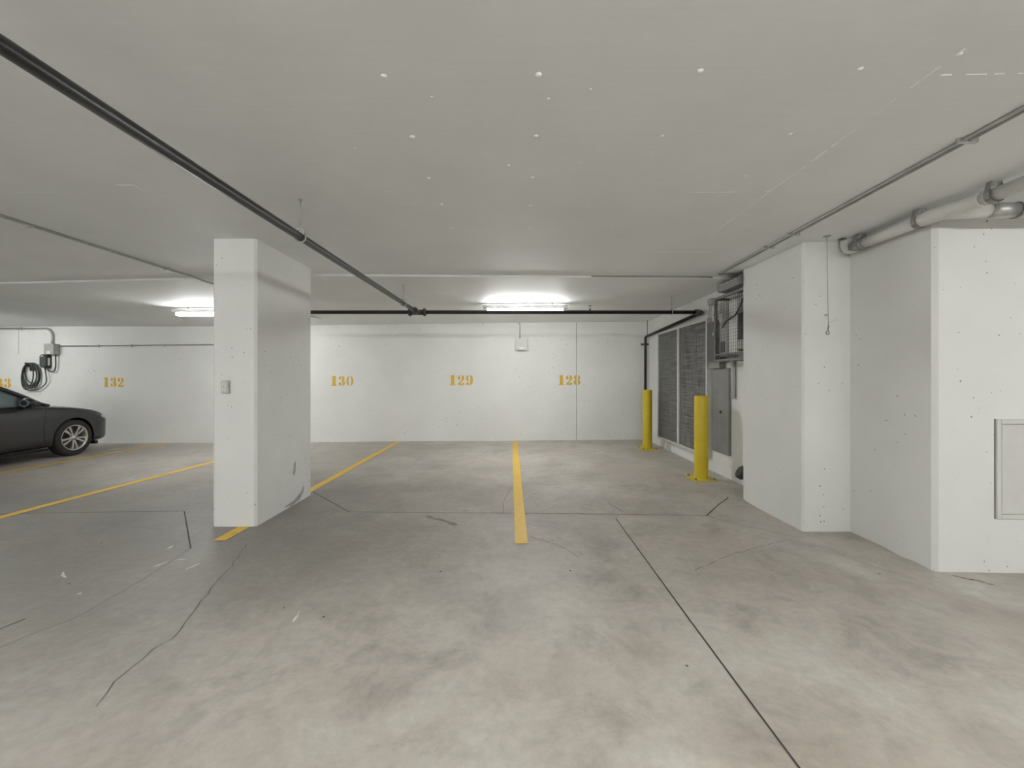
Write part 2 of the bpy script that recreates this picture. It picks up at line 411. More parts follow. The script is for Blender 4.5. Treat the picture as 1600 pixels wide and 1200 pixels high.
def G(x, y):                                  # photo pixel -> point on the floor
    Y = F * CAMZ / (y - PY)
    for _ in range(8):
        X = (x - PX) * Y / F; Y = F * (CAMZ - floor_z(X, Y)) / (y - PY)
    return ((x - PX) * Y / F, Y)
for x, y0, y1, lab in ((0.088, 3.375, 8.93, 'yellow painted stall line between 129 and 128'),
                  (-2.43, PYB + 0.01, 8.93, 'yellow painted stall line running from the pillar to the back wall'),
                  (-2.43, 3.44, PYF - 0.005, 'short yellow painted line stub in front of the pillar'),
                  (-4.97, 3.42, 8.93, 'yellow painted stall line of stall 132 next to the pillar'),
                  (-7.47, 3.42, 8.93, 'yellow painted stall line beside the parked car'),
                  (-9.98, 3.42, 8.93, 'yellow painted stall line beyond the parked car')):
    tag(strip([(x, y0), (x, y1)], 0.105, 0.003, 0.15).build('stall_line', 'yellow_line', floor), lab)
def joint(pxs, wd=0.008, mat='joint', name='control_joint', jit=0.0, lift=0.0016):
    pts = [G(*p) for p in pxs]
    if jit:
        out = []
        for a, b in zip(pts, pts[1:]):
            a = Vector(a); b = Vector(b); k = max(2, int((b - a).length / 0.07))
            q = Vector((-(b - a).y, (b - a).x)).normalized()
            for i in range(k): out.append(tuple(a.lerp(b, i / k) + q * random.uniform(-jit, jit)))
        pts = out + [pts[-1]]
    return strip(pts, wd, lift, 0.06).build(name, mat, floor)
joint([(962, 810), (1080, 972), (1204, 1140)], 0.009)
gx, gy = G(1204, 1140)
strip([(gx, gy), (gx + 0.02, -3)], 0.009, 0.0016, 0.4).build('control_joint', 'joint', floor)
joint([(545, 800), (800, 802), (1104, 806)], 0.008)
joint([(484, 766), (545, 800)], 0.010)
joint([(1104, 806), (1138, 777)], 0.012)
joint([(1104, 806), (1160, 822), (1235, 838)], 0.005, 'crack', 'crack')
joint([(-120, 806), (100, 801), (288, 799)], 0.009)
joint([(288, 799), (293, 828), (298, 857)], 0.010)
joint([(298, 857), (225, 905), (130, 960), (0, 1012)], 0.004, 'crack', 'crack', 0.006)
joint([(-40, 985), (0, 983), (40, 967)], 0.010)
joint([(385, 850), (362, 885), (330, 920), (300, 958), (272, 998), (240, 1015), (180, 1065), (150, 1105)], [0.003, 0.006, 0.004], 'crack', 'crack', 0.010)
joint([(828, 838), (880, 855), (905, 872)], 0.004, 'crack', 'crack', 0.006)
joint([(950, 786), (974, 800)], 0.008, 'crack', 'crack')
joint([(800, 760), (786, 785), (786, 803)], 0.004, 'crack', 'crack', 0.004)
for q in ([(240, 886), (258, 880), (272, 876), (292, 874)], [(262, 858), (270, 853)], [(98, 894), (103, 903)], [(120, 929), (128, 927)], [(460, 973), (464, 962), (468, 955)], [(290, 890), (312, 880)]):
    joint(q, [0.006, 0.018, 0.010, 0.003], 'paint_spill', 'paint_splash', 0.008)
joint([(1230, 845), (1160, 862), (1120, 875), (1085, 892)], [0.002, 0.005], 'crack', 'crack', 0.01)
joint([(669, 806), (676, 811), (690, 812), (702, 816), (714, 821)], [0.05, 0.06, 0.035, 0.045, 0.055, 0.03], 'smudge', 'tyre_scuff', 0.010)
joint([(724, 799), (731, 797)], 0.03, 'smudge', 'tyre_scuff')
for q in ([(1487, 899), (1500, 902)], [(1498, 901), (1512, 905), (1522, 906)], [(1520, 906), (1533, 909)], [(1528, 907), (1545, 913), (1553, 914)]):
    joint(q, [0.006, 0.016, 0.010, 0.022, 0.012], 'rust', 'rust_stain', 0.008)
joint([(1160, 828), (1240, 846), (1330, 868), (1453, 893)], 0.006, 'scuff_grey', 'slab_edge')

# ---- marks on the ceiling
def CP(x, y):
    Y = F * (CZ - CAMZ) / (PY - y)
    for _ in range(6):
        X = (x - PX) * Y / F; Y = F * (ceil_z(X, Y) - CAMZ) / (PY - y)
    return Vector(((x - PX) * Y / F, Y, ceil_z((x - PX) * Y / F, Y)))
for x, y, r in ((600, 118, .012), (842, 116, .013), (644, 213, .012), (837, 212, .011), (670, 278, .011), (832, 277, .010), (690, 319, .011),
                (829, 321, .014), (675, 151, .006), (923, 139, .006), (857, 154, .006), (795, 258, .008), (827, 356, .010), (706, 356, .008),
                (919, 323, .007), (955, 356, .008), (1094, 110, .020), (1345, 107, .016), (1035, 212, .012), (1235, 209, .014), (1166, 275, .010), (905, 254, .006),
                (555, 232, .006), (910, 350, .006), (823, 384, .008), (1500, 84, .014)):
    c = CP(x, y); r = r if x < 1000 else r * 0.6; mb = MB(); seg = 8; vs = []
    for rr, zz in ((1.0, 0.001), (0.8, -0.35 * r), (0.3, -0.6 * r)):
        for q in range(seg):
            a = 2 * math.pi * q / seg; jr = r * rr * random.uniform(0.8, 1.2)
            vs.append((c.x + jr * math.cos(a) * 1.25, c.y + jr * math.sin(a), c.z + zz))
    fs = [(i * seg + q, i * seg + (q + 1) % seg, (i + 1) * seg + (q + 1) % seg, (i + 1) * seg + q) for i in range(2) for q in range(seg)] + [tuple(2 * seg + q for q in range(seg))]
    mb.add(vs, fs, True).build('plaster_dab', 'plaster' if x < 1000 else 'ridge', ceiling)
def ridge(a, b, wd=0.006, dash=0.0):
    a, b = CP(*a), CP(*b); mb = MB(); q = Vector((-(b - a).y, (b - a).x, 0)).normalized()
    t = 0.0; ln = (b - a).length
    while t < ln:
        e = min(ln, t + (random.uniform(0.4, 1.6) * dash if dash else ln))
        p0 = a + (b - a) * (t / ln); p1 = a + (b - a) * (e / ln); ww = wd * random.uniform(0.5, 1.1)
        mb.add([p0 - q * ww + Vector((0, 0, .001)), p0 + q * ww + Vector((0, 0, .001)), p1 + q * ww + Vector((0, 0, .001)), p1 - q * ww + Vector((0, 0, .001)),
                p0 + Vector((0, 0, -ww * .5)), p1 + Vector((0, 0, -ww * .5))], [(0, 4, 5, 3), (4, 1, 2, 5), (0, 1, 4), (3, 5, 2)])
        t = e + (random.uniform(0.1, 1.4) * dash if dash else 1)
    mb.build('form_ridge', 'ridge', ceiling)
ridge((1470, 117), (1640, 114), 0.006, 0.10)
ridge((1508, 76), (1380, 168), 0.006, 0.05); ridge((1380, 170), (1255, 262), 0.006, 0.09); ridge((1255, 262), (1200, 301), 0.004); ridge((1200, 301), (1095, 380), 0.003, 0.6)
ridge((1080, 301), (1205, 299), 0.004, 0.15); ridge((1060, 394), (1112, 394), 0.005); ridge((1000, 394), (1078, 394), 0.003)
ridge((572, 301), (612, 299), 0.004, 0.05); ridge((182, 289), (208, 289), 0.004); ridge((208, 289), (231, 302), 0.004)
ridge((610, 308), (624, 330), 0.003); ridge((20, 302), (110, 300), 0.003)

# ---- marks on the back wall
px = P(900.5, 600, BACK)
MB().box((px.x - 0.006, BACK - 0.0012, 0.02), (px.x + 0.006, BACK + 0.01, back_top(px.x) - 0.005)).build('control_joint', 'wall_joint', wall_back)
for a, b in (((29, 513), (29.6, 553)),):
    p, q = P(*a, BACK), P(*b, BACK)
    MB().box((p.x - 0.006, BACK - 0.001, q.z), (p.x + 0.006, BACK + 0.01, p.z)).build('drip_stain', 'scuff_grey', wall_back)

# stencilled numbers ------------------------------------------------
def arc_band(cx, cy, rxo, ryo, rxi, ryi, a0, a1, n=14, ox=0.0):
    vs = []; fs = []
    for i in range(n + 1):
        a = math.radians(a0 + (a1 - a0) * i / n)
        vs += [(cx + rxo * math.cos(a), cy + ryo * math.sin(a)), (cx + ox + rxi * math.cos(a), cy + ryi * math.sin(a))]
    fs = [(2 * i, 2 * i + 1, 2 * i + 3, 2 * i + 2) for i in range(n)]
    return vs, fs
def disc(cx, cy, rx, ry, n=14):
    return [(cx + rx * math.cos(2 * math.pi * i / n), cy + ry * math.sin(2 * math.pi * i / n)) for i in range(n)], [tuple(range(n))]
def poly(*p): return list(p), [tuple(range(len(p)))]
GLY = {
 '1': [poly((.20, .04), (.56, .04), (.56, 1), (.34, 1), (.20, .93)), poly((.02, 0), (.72, 0), (.72, .07), (.02, .07)), poly((.02, .86), (.22, .86), (.22, .94), (.02, .91))],
 '0': [arc_band(.39, .5, .37, .5, .11, .43, 97, 263, ox=-.03), arc_band(.43, .5, .37, .5, .11, .43, -83, 83, ox=.03)],
 '3': [arc_band(.36, .74, .33, .26, .06, .20, -80, 82), arc_band(.36, .29, .39, .29, .09, .22, -84, 80), disc(.16, .78, .15, .14), disc(.15, .22, .16, .15),
       arc_band(.30, .74, .24, .26, .20, .20, 98, 170), arc_band(.30, .29, .27, .29, .22, .22, 190, 262), poly((.26, .48), (.42, .46), (.42, .56), (.26, .54))],
 '2': [arc_band(.37, .70, .36, .30, .10, .23, -40, 82), disc(.17, .70, .16, .16), arc_band(.31, .70, .29, .30, .22, .23, 98, 165),
       poly((.64, .50), (.48, .56), (.06, .16), (.0, .0), (.12, .06)), poly((.08, .02), (.22, .20), (.40, .17), (.56, .20), (.70, .30), (.76, .28), (.68, .05), (.56, -.02), (.40, .01), (.22, .05))],
 '8': [arc_band(.36, .76, .33, .24, .09, .17, 97, 263), arc_band(.42, .76, .33, .24, .09, .17, -83, 83), arc_band(.36, .28, .36, .28, .10, .21, 97, 263), arc_band(.42, .28, .36, .28, .10, .21, -83, 83)],
 '9': [arc_band(.36, .68, .35, .32, .08, .25, 97, 263), arc_band(.42, .60, .36, .40, .10, .32, -20, 83), arc_band(.42, .48, .36, .48, .08, .42, -83, 5), disc(.20, .16, .16, .15), arc_band(.34, .2, .27, .21, .20, .14, 200, 262)],
}
def number(txt, px0, px1, ytop, ybot):
    root = empty('stall_number', tuple(P((px0 + px1) / 2, ybot, BACK))); root.parent = wall_back
    tag(root, 'yellow stencilled stall number ' + txt)
    h = (ybot - ytop) * BACK / F; wtot = (px1 - px0) * BACK / F
    cell = wtot / (len(txt) - 0.12)
    for i, ch in enumerate(txt):
        mb = MB()
        for vs2, fs2 in GLY[ch]:
            sxx = cell * 0.88 / 0.79
            mb.add([(-wtot / 2 + i * cell + (u * sxx), -0.0018 - 0.00005 * len(mb.v) % 0.001, v * h) for u, v in vs2], fs2)
        mb.build('digit', 'yellow_stencil', root)
number('133', -19, 18, 591, 606)
number('132', 161.5, 194, 589.5, 605)
number('130', 517, 552, 587.5, 603)
number('129', 702, 739, 586, 602)
number('128', 872, 907, 586, 601.5)

# ---------------------------------------------------------------- helpers for things given in room coordinates
def wloc(o):
    v = Vector((0, 0, 0))
    while o is not None: v += Vector(o.location); o = o.parent
    return v
def WB(mb, name, mat, root):
    d = wloc(root); mb.v = [(p[0] - d.x, p[1] - d.y, p[2] - d.z) for p in mb.v]
    return mb.build(name, mat, root)
def copy_tree(o, parent=None):
    c = o.copy(); C.objects.link(c); c.parent = parent
    for ch in list(o.children): copy_tree(ch, c)
    return c

# ---------------------------------------------------------------- strip lights
def make_light():
    r = empty('strip_light')                      # origin: top of the stems, at the slab
    m = MB(); m.box((-0.70, -0.047, -0.088), (0.70, 0.047, -0.030), bev=0.006); m.build('housing', 'housing', r)
    for s in (-1, 1):
        MB().tube([(s * 0.45, 0, 0.004), (s * 0.45, 0, -0.052)], 0.010, 8).build('stem', 'housing', r)
        MB().box((s * 0.635 - 0.015, -0.053, -0.142), (s * 0.635 + 0.015, 0.053, -0.080), bev=0.006).build('end_cap', 'housing', r)
    m = MB(); prof = [(0.050 * math.cos(2 * math.pi * k / 14), -0.105 + 0.034 * math.sin(2 * math.pi * k / 14)) for k in range(14)]
    n = len(prof)
    vs = [(-0.622, y, z) for y, z in prof] + [(0.622, y, z) for y, z in prof]
    fs = [(i, (i + 1) % n, n + (i + 1) % n, n + i) for i in range(n)] + [tuple(range(n)), tuple(range(2 * n - 1, n - 1, -1))]
    m.add(vs, fs).build('lens', 'lens', r)
    return r
lights = [(0.235, 6.80, 'lit strip light on the ceiling above stall number 129', None),
          (-5.02, 7.0, 'lit strip light on the ceiling partly behind the pillar', None),
          (-10.3, 7.0, 'lit strip light on the ceiling beyond the car charger', None)]
for y, row in ((-0.3, (-10.5, -7.75, -5.0, -2.25, 0.5, 3.25, 6.0)), (-5.2, (-10.5, -5.0, 0.5, 6.0))):  # front row read from pipe shadows; unseen in-between lamps added for brightness
    for x in row:
        lights.append((x, y, 'unseen lit strip light over the drive aisle, spaced to fit the brightness', 'strip lights over the drive aisle'))
L0 = make_light()
for i, (x, y, lab, grp) in enumerate(lights):
    o = L0 if i == 0 else copy_tree(L0)
    o.location = (x, y, ceil_z(x, y) - 0.003)
    tag(o, lab, 'light', grp)

# ---------------------------------------------------------------- black sprinkler main
PZ = 2.355; CRY = 6.23
def main_x(y): return -1.535 + (y - 1.2) * (0.125 / 5.03)
sp = tag(empty('sprinkler_pipe', (main_x(CRY), CRY, PZ)), 'black steel sprinkler pipe hung under the ceiling, branching at a tee', 'pipe')
WB(MB().tube([(main_x(-8.3), -8.3, PZ), (main_x(CRY), CRY - 0.03, PZ)], 0.028, 20), 'main_run', 'black_pipe', sp)
XE = 2.885
WB(MB().tube([(-4.25, CRY, PZ), (XE - 0.06, CRY, PZ)], 0.029, 20), 'cross_run', 'black_pipe', sp)
WB(MB().tube([(-4.25, CRY, PZ), (-4.33, CRY, PZ)], 0.037, 16), 'end_cap', 'fitting', sp)
tx = main_x(CRY)
WB(MB().tube([(tx - 0.09, CRY, PZ), (tx + 0.09, CRY, PZ)], 0.040, 16), 'tee', 'fitting', sp)
WB(MB().tube([(tx, CRY, PZ), (tx - 0.003, CRY - 0.12, PZ)], 0.040, 16), 'tee_branch', 'fitting', sp)
for xx in (tx - 0.11, tx + 0.11):
    c = WB(MB().tube([(xx - 0.022, CRY, PZ), (xx + 0.022, CRY, PZ)], 0.050, 16), 'coupling', 'fitting', sp)
    for s in (-1, 1): WB(MB().tube([(xx, CRY - 0.035, PZ + s * 0.052), (xx, CRY + 0.035, PZ + s * 0.052)], 0.009, 6), 'bolt', 'fitting', c)
WB(MB().tube([(tx - 0.003, CRY - 0.14, PZ), (tx - 0.004, CRY - 0.18, PZ)], 0.050, 16), 'coupling', 'fitting', sp)
WB(MB().tube([(XE - 0.10, CRY, PZ), (XE - 0.05, CRY, PZ)], 0.046, 16), 'coupling', 'fitting', sp)
WB(MB().tube(bend([(XE - 0.08, CRY, PZ), (XE, CRY, PZ), (XE, CRY + 0.10, PZ - 0.005)], 0.06), 0.037, 16), 'elbow', 'fitting', sp)
pe = Vector((2.885, 8.84, 2.25)); 
WB(MB().tube(bend([(XE, CRY + 0.05, PZ - 0.003), tuple(pe), (2.885, 8.84, 0.012)], 0.07), 0.027, 16), 'drop_run', 'black_pipe', sp)
cz = 2.24 - 0.15
WB(MB().box((2.79, 8.825, cz - 0.02), (2.89, 8.855, cz + 0.02)), 'pipe_clamp', 'fitting', sp)
WB(MB().box((2.88, 8.82, cz - 0.02), (2.952, 8.86, cz + 0.02)), 'pipe_clamp', 'fitting', sp)
def hanger(x, y, zc, r):
    m = MB(); top = ceil_z(x, y) + 0.01
    h = WB(MB().tube([(x, y, zc + r + 0.05), (x, y, top)], 0.0045, 8), 'hanger_rod', 'galv', sp)
    ring = [(x + (r + 0.006) * math.cos(a), y, zc + (r + 0.006) * math.sin(a) * (1 if math.sin(a) < 0.4 else 1.75)) for a in [2 * math.pi * k / 20 for k in range(20)]]
    return h, ring
for yy in (2.93, 5.50, 0.2):
    h, ring = hanger(main_x(yy), yy, PZ, 0.030)
    WB(MB().tube(ring, 0.006, 8, closed=True), 'hanger_ring', 'galv', h)
    WB(MB().tube([(main_x(yy), yy, ceil_z(main_x(yy), yy) + 0.005), (main_x(yy), yy, ceil_z(main_x(yy), yy) - 0.008)], 0.016, 10), 'anchor', 'galv', h)
h, ring = hanger(2.43, CRY, PZ, 0.029)
ring = [(2.43, CRY + (p[0] - 2.43), p[2]) for p in ring]
WB(MB().tube(ring, 0.007, 8, closed=True), 'hanger_ring', 'galv', h)
# rod in the corner
h = WB(MB().tube([(2.885, 8.72, 2.26), (2.885, 8.72, ceil_z(2.9, 8.7) + 0.01)], 0.006, 8), 'hanger_rod', 'fitting', sp)
# upright sprinkler head
hx = P(922, 488, CRY).x
s0 = WB(MB().tube([(hx, CRY, PZ), (hx, CRY, PZ + 0.055)], 0.013, 10), 'sprinkler_head', 'fitting', sp)
for s in (-1, 1): WB(MB().tube([(hx, CRY, PZ + 0.05), (hx + s * 0.016, CRY, PZ + 0.07), (hx, CRY, PZ + 0.098)], 0.004, 6), 'yoke', 'galv', s0)
WB(MB().tube([(hx, CRY, PZ + 0.096), (hx, CRY, PZ + 0.100)], 0.024, 14), 'deflector', 'fitting', s0)

# ---------------------------------------------------------------- electrical conduits
def straps(pts, root, r, axis):
    for p in pts:
        p = Vector(p)
        if axis == 'ceil_y': a, b = (p.x - 0.028, p.y - 0.010, p.z - r - 0.002), (p.x + 0.035, p.y + 0.010, p.z + r)
        elif axis == 'ceil_x': a, b = (p.x - 0.010, p.y - 0.035, p.z - r - 0.002), (p.x + 0.010, p.y + 0.028, p.z + r)
        else: a, b = (p.x - 0.010, p.y - r - 0.002, p.z - 0.035), (p.x + 0.010, p.y + r, p.z + 0.028)
        WB(MB().box(a, b, bev=0.003), 'strap', 'galv', root)
R = 0.0115
# left ceiling conduit that runs past the pillar to the stall 129 box
box129 = P(814.5, 539, BACK)
cl = tag(empty('conduit', (-3.95, 3.2, CZ)), 'thin grey steel conduit along the ceiling past the pillar to the small wall box', 'conduit')
def cz_(x, y): return ceil_z(x, y) - R - 0.001
zt = P(700, 505.5, BACK - 0.02).z
path = [(-4.02, -8.3, cz_(-4, -8)), (-3.96, 4.95, cz_(-4, 4.9)), (-3.93, 5.10, cz_(-4, 4.9)), (-3.90, 5.30, cz_(-3.9, 5.35) - 0.004), (-3.80, 5.50, cz_(-3.8, 5.5)),
        (-3.79, 7.7, cz_(-3.79, 7.7)), (-3.66, BACK - R - 0.012, zt + 0.015), (-3.5, BACK - R - 0.003, zt), (0.06, BACK - R - 0.003, zt + 0.028), (box129.x - 0.03, BACK - R - 0.003, zt + 0.026),
        (box129.x - 0.03, BACK - R - 0.003, box129.z)]
WB(MB().tube(bend(path, 0.12), R, 10), 'tube_run', 'conduit', cl)
straps([(-3.99, 3.42, cz_(-4, 3)), (-3.965, 4.75, cz_(-4, 3)), (-4.0, 1.0, cz_(-4, 1))], cl, R, 'ceil_y')
straps([(x, BACK - R, zt + (x + 3.5) * 0.028 / 3.56) for x in (-2.9, -1.5, -0.6)], cl, R, 'wall')
jb = tag(empty('junction_box', (box129.x, BACK, box129.z - 0.12)), 'small grey wall box above stall number 129 with a conduit from the top', 'junction box')
hw = 0.112
WB(MB().box((box129.x - hw, BACK - 0.10, box129.z - 0.115), (box129.x + hw, BACK + 0.002, box129.z + 0.125), bev=0.008), 'body', 'box_light', jb)
WB(MB().box((box129.x - hw - 0.006, BACK - 0.112, box129.z - 0.121), (box129.x + hw + 0.006, BACK - 0.099, box129.z + 0.131), bev=0.004), 'cover', 'box_light', jb)
WB(MB().box((box129.x - 0.05, BACK - 0.135, box129.z - 0.105), (box129.x + 0.05, BACK - 0.110, box129.z - 0.06), bev=0.006), 'hatch', 'white_plastic', jb)
# right ceiling conduit pair (along the drive side, then turning to the pilaster)
for off, lab in ((0.0, 'long grey conduit along the ceiling turning to the pilaster'), (0.030, 'second grey conduit alongside the long ceiling run by the pilaster')):
    cr = tag(empty('conduit', (2.45 + off, 2.0, CZ)), lab, 'conduit', 'paired ceiling conduits by the pilaster')
    x0, x1 = 2.37 + off, 2.505 + off
    rr = 0.010
    WB(MB().tube(bend([(x0 - 0.10, -8.3, CZ - rr), (x0, 1.0, CZ - rr), (x1, 5.02 - off, CZ - rr), (x1 + 0.55, 5.04 - off, CZ - rr)], 0.05), rr, 10), 'tube_run', 'conduit', cr)
    if off == 0.0:
        for yy in (3.62, 3.98, 2.2):
            xx = x0 + (x1 - x0) * (yy - 1) / 4.02
            WB(MB().box((xx - 0.03, yy - 0.01, CZ - 0.024), (xx + 0.075, yy + 0.01, CZ + 0.002), bev=0.003), 'strap', 'galv', cr)
cs = tag(empty('conduit', (1.0, 5.1, CZ)), 'thin grey conduit across the ceiling along the slab step', 'conduit')
WB(MB().tube([(x, step_y(x) - 0.010, CZ - 0.009) for x in frange(1.0, 2.52, 0.25)], 0.008, 8), 'tube_run', 'conduit', cs)
# charger feed: conduit -> grey box -> conduit to the right
bx = P(82, 546, BACK - 0.12)
ZB = P(80, 545.5, BACK).z
cf = tag(empty('conduit', (bx.x - 1.5, BACK, P(40, 513, BACK).z)), 'grey conduit bending down into the charger box', 'conduit')
zc = P(40, 513, BACK - 0.03).z; rr = 0.020
xb = P(79.5, 530, BACK - 0.06).x
WB(MB().tube(bend([(-13.0, BACK - rr - 0.003, zc - 0.01), (xb, BACK - rr - 0.003, zc), (xb, BACK - rr - 0.02, ZB)], 0.20, 10), rr, 12), 'tube_run', 'conduit', cf)
straps([(P(35, 513, BACK).x, BACK - rr, zc)], cf, rr, 'wall')
ch = tag(empty('conduit', (xb + 1, BACK, ZB)), 'thin grey conduit running level from the charger box towards the pillar', 'conduit')
z1 = P(96, 541, BACK).z; z2 = P(330, 538.5, BACK).z
WB(MB().tube(bend([(P(88, 541, BACK).x, BACK - 0.018, z1), (P(330, 538.5, BACK).x, BACK - 0.016, z2), (P(400, 538, BACK).x, BACK - 0.016, z2), (P(400, 538, BACK).x, BACK - 0.016, 2.56)], 0.12), 0.0145, 10), 'tube_run', 'conduit', ch)
straps([(P(x, 540, BACK).x, BACK - 0.015, z1 + (z2 - z1) * (x - 96) / 234) for x in (155, 207, 257)], ch, 0.014, 'wall')
eb = tag(empty('junction_box', (xb, BACK, ZB - 0.12)), 'deep grey steel box on the back wall above the car charger', 'junction box')
x0 = P(69.5, 546, BACK - 0.13).x
WB(MB().box((x0, BACK - 0.13, ZB - 0.115), (x0 + 0.195, BACK + 0.002, ZB + 0.105), bev=0.006), 'body', 'box_grey', eb)
WB(MB().box((x0 - 0.004, BACK - 0.138, ZB - 0.119), (x0 + 0.199, BACK - 0.128, ZB + 0.109), bev=0.003), 'cover', 'box_grey', eb)
WB(MB().box((x0 + 0.05, BACK - 0.141, ZB - 0.11), (x0 + 0.13, BACK - 0.137, ZB - 0.05)), 'sticker', 'white_plastic', eb)

# ---------------------------------------------------------------- wall charger and its coiled cable
ce = P(66.8, 564, BACK - 0.1)
ev = tag(empty('car_charger', (ce.x, BACK, ce.z - 0.15)), 'dark rounded electric car charger on the back wall below the grey box', 'charger')
def rounded_slab(cx, cz, hw, hh, y0, y1, r, taper=0.0):
    mb = MB(); prof = []
    for (sx, sz, a0) in ((1, 1, 0), (-1, 1, 90), (-1, -1, 180), (1, -1, 270)):
        for k in range(6):
            a = math.radians(a0 + 90 * k / 5); prof.append((cx + sx * (hw - r) + r * math.cos(a), cz + sz * (hh - r) + r * math.sin(a)))
    n = len(prof); c = (cx, cz)
    rings = [(y1, 1.0), (y0 + (y1 - y0) * 0.25, 1.0), (y0 + 0.008, 0.97), (y0, 0.90)]
    vs = []
    for y, s in rings: vs += [(c[0] + (p[0] - c[0]) * s, y, c[1] + (p[1] - c[1]) * s) for p in prof]
    fs = [(i * n + k, i * n + (k + 1) % n, (i + 1) * n + (k + 1) % n, (i + 1) * n + k) for i in range(3) for k in range(n)] + [tuple(range(n)), tuple(3 * n + k for k in range(n))]
    return mb.add(vs, fs)
WB(rounded_slab(ce.x + 0.002, ce.z, 0.082, 0.155, BACK - 0.022, BACK + 0.002, 0.05), 'back_plate', 'dark_plastic', ev)
WB(rounded_slab(ce.x, ce.z, 0.075, 0.145, BACK - 0.095, BACK - 0.020, 0.04), 'body', 'dark_plastic', ev)
WB(rounded_slab(ce.x, ce.z, 0.068, 0.125, BACK - 0.108, BACK - 0.093, 0.045), 'face', 'grey_plastic', ev)
WB(MB().box((ce.x + 0.072, BACK - 0.070, ce.z - 0.09), (ce.x + 0.079, BACK - 0.030, ce.z + 0.07), bev=0.003), 'side_plate', 'white_plastic', ev)
WB(MB().box((ce.x - 0.03, BACK - 0.112, ce.z + 0.095), (ce.x + 0.015, BACK - 0.106, ce.z + 0.115)), 'badge', 'white_plastic', ev)
pg = Vector((ce.x, BACK - 0.055, ce.z - 0.14))
WB(MB().tube([pg, pg + Vector((0, 0, -0.035))], 0.016, 10), 'cable_gland', 'dark_plastic', ev)
# power lead from the box loops into the charger
lx = x0 + 0.15
lead = bend([(lx, BACK - 0.05, ZB - 0.10), (lx + 0.005, BACK - 0.05, ce.z - 0.13), (lx - 0.03, BACK - 0.05, ce.z - 0.235), (ce.x + 0.055, BACK - 0.05, ce.z - 0.215), (ce.x + 0.04, BACK - 0.05, ce.z - 0.135)], 0.08)
tag(MB().tube(lead, 0.012, 8).build('power_lead', 'cable'), 'short dark power lead looping from the grey box to the charger', 'cable')
cc = P(46, 589, BACK - 0.07)
cab = tag(empty('charging_cable', (cc.x, BACK, cc.z - 0.3)), 'long dark charging cable coiled on a wall hook left of the charger', 'cable')
pts = [Vector((ce.x, BACK - 0.055, ce.z - 0.165)), Vector((ce.x + 0.01, BACK - 0.055, ce.z - 0.24)), Vector((ce.x + 0.045, BACK - 0.07, ce.z - 0.37)), Vector((ce.x + 0.01, BACK - 0.05, ce.z - 0.48)),
       Vector((ce.x - 0.10, BACK - 0.05, ce.z - 0.585)), Vector((ce.x - 0.22, BACK - 0.05, ce.z - 0.625))]
loops = 5
for k in range(loops * 14 + 4):
    a = -math.pi / 2 - 2 * math.pi * k / 14 + 0.2; j = k // 14
    rx = 0.16 + (0.03, -0.015, 0.018, -0.035, 0.0, 0.01)[j % 6]; rz = 0.265 + (0.03, -0.02, 0.005, 0.02, -0.05, 0)[j % 6]
    ox = (0.0, -0.015, 0.012, -0.03, 0.02, 0)[j % 6]
    pts.append(Vector((cc.x + ox + rx * math.cos(a) + 0.025 * math.sin(a) * math.cos(j * 2.1), BACK - 0.035 - 0.016 * (j % 4), cc.z + 0.02 + rz * math.sin(a) + (0.28 - rz) * 0.9)))
def catmull(p, sub=4):
    out = []
    for i in range(len(p) - 1):
        a, b, c, d = p[max(i - 1, 0)], p[i], p[i + 1], p[min(i + 2, len(p) - 1)]
        for k in range(sub):
            t = k / sub
            out.append(0.5 * ((2 * b) + (c - a) * t + (2 * a - 5 * b + 4 * c - d) * t * t + (3 * b - a - 3 * c + d) * t ** 3))
    out.append(p[-1]); return out
WB(MB().tube(catmull(pts), 0.0105, 8), 'coil', 'cable', cab)
hk = tag(empty('cable_hook', (cc.x, BACK, cc.z + 0.2)), 'dark hook and plug holder carrying the coiled charging cable', 'hook')
WB(MB().box((cc.x - 0.06, BACK - 0.02, cc.z + 0.13), (cc.x + 0.07, BACK + 0.002, cc.z + 0.29), bev=0.008), 'plate', 'dark_plastic', hk)
WB(MB().tube(bend([(cc.x, BACK - 0.01, cc.z + 0.245), (cc.x, BACK - 0.13, cc.z + 0.235), (cc.x, BACK - 0.14, cc.z + 0.31)], 0.03), 0.016, 8), 'arm', 'dark_plastic', hk)

# ---------------------------------------------------------------- outlet on the pillar
oc = P(354, 604.5, PYF)
ou = tag(empty('power_outlet', (oc.x, PYF, oc.z - 0.06)), 'small weatherproof double power outlet on the white pillar', 'outlet')
WB(MB().box((oc.x - 0.034, PYF - 0.026, oc.z - 0.058), (oc.x + 0.034, PYF + 0.002, oc.z + 0.058), bev=0.006), 'box', 'galv', ou)
pl = WB(MB().box((oc.x - 0.031, PYF - 0.031, oc.z - 0.055), (oc.x + 0.027, PYF - 0.025, oc.z + 0.055), bev=0.003), 'cover_plate', 'box_light', ou)
for s in (-1, 1):
    rc = WB(MB().lathe([(0.0, 0.0), (0.0175, 0.0), (0.0175, 0.004), (0.0, 0.004)], 16, Matrix.Translation((oc.x - 0.002, PYF - 0.030, oc.z + s * 0.021)) @ Matrix.Rotation(math.pi / 2, 4, 'X'), False), 'receptacle', 'white_plastic', ou)
    for t in (-1, 1): WB(MB().box((oc.x - 0.002 + t * 0.006 - 0.0015, PYF - 0.0352, oc.z + s * 0.021), (oc.x - 0.002 + t * 0.006 + 0.0015, PYF - 0.0335, oc.z + s * 0.021 + 0.008)), 'slot', 'dark_plastic', rc)
    WB(MB().box((oc.x - 0.0045, PYF - 0.0352, oc.z + s * 0.021 - 0.011), (oc.x + 0.0005, PYF - 0.0335, oc.z + s * 0.021 - 0.005)), 'slot', 'dark_plastic', rc)
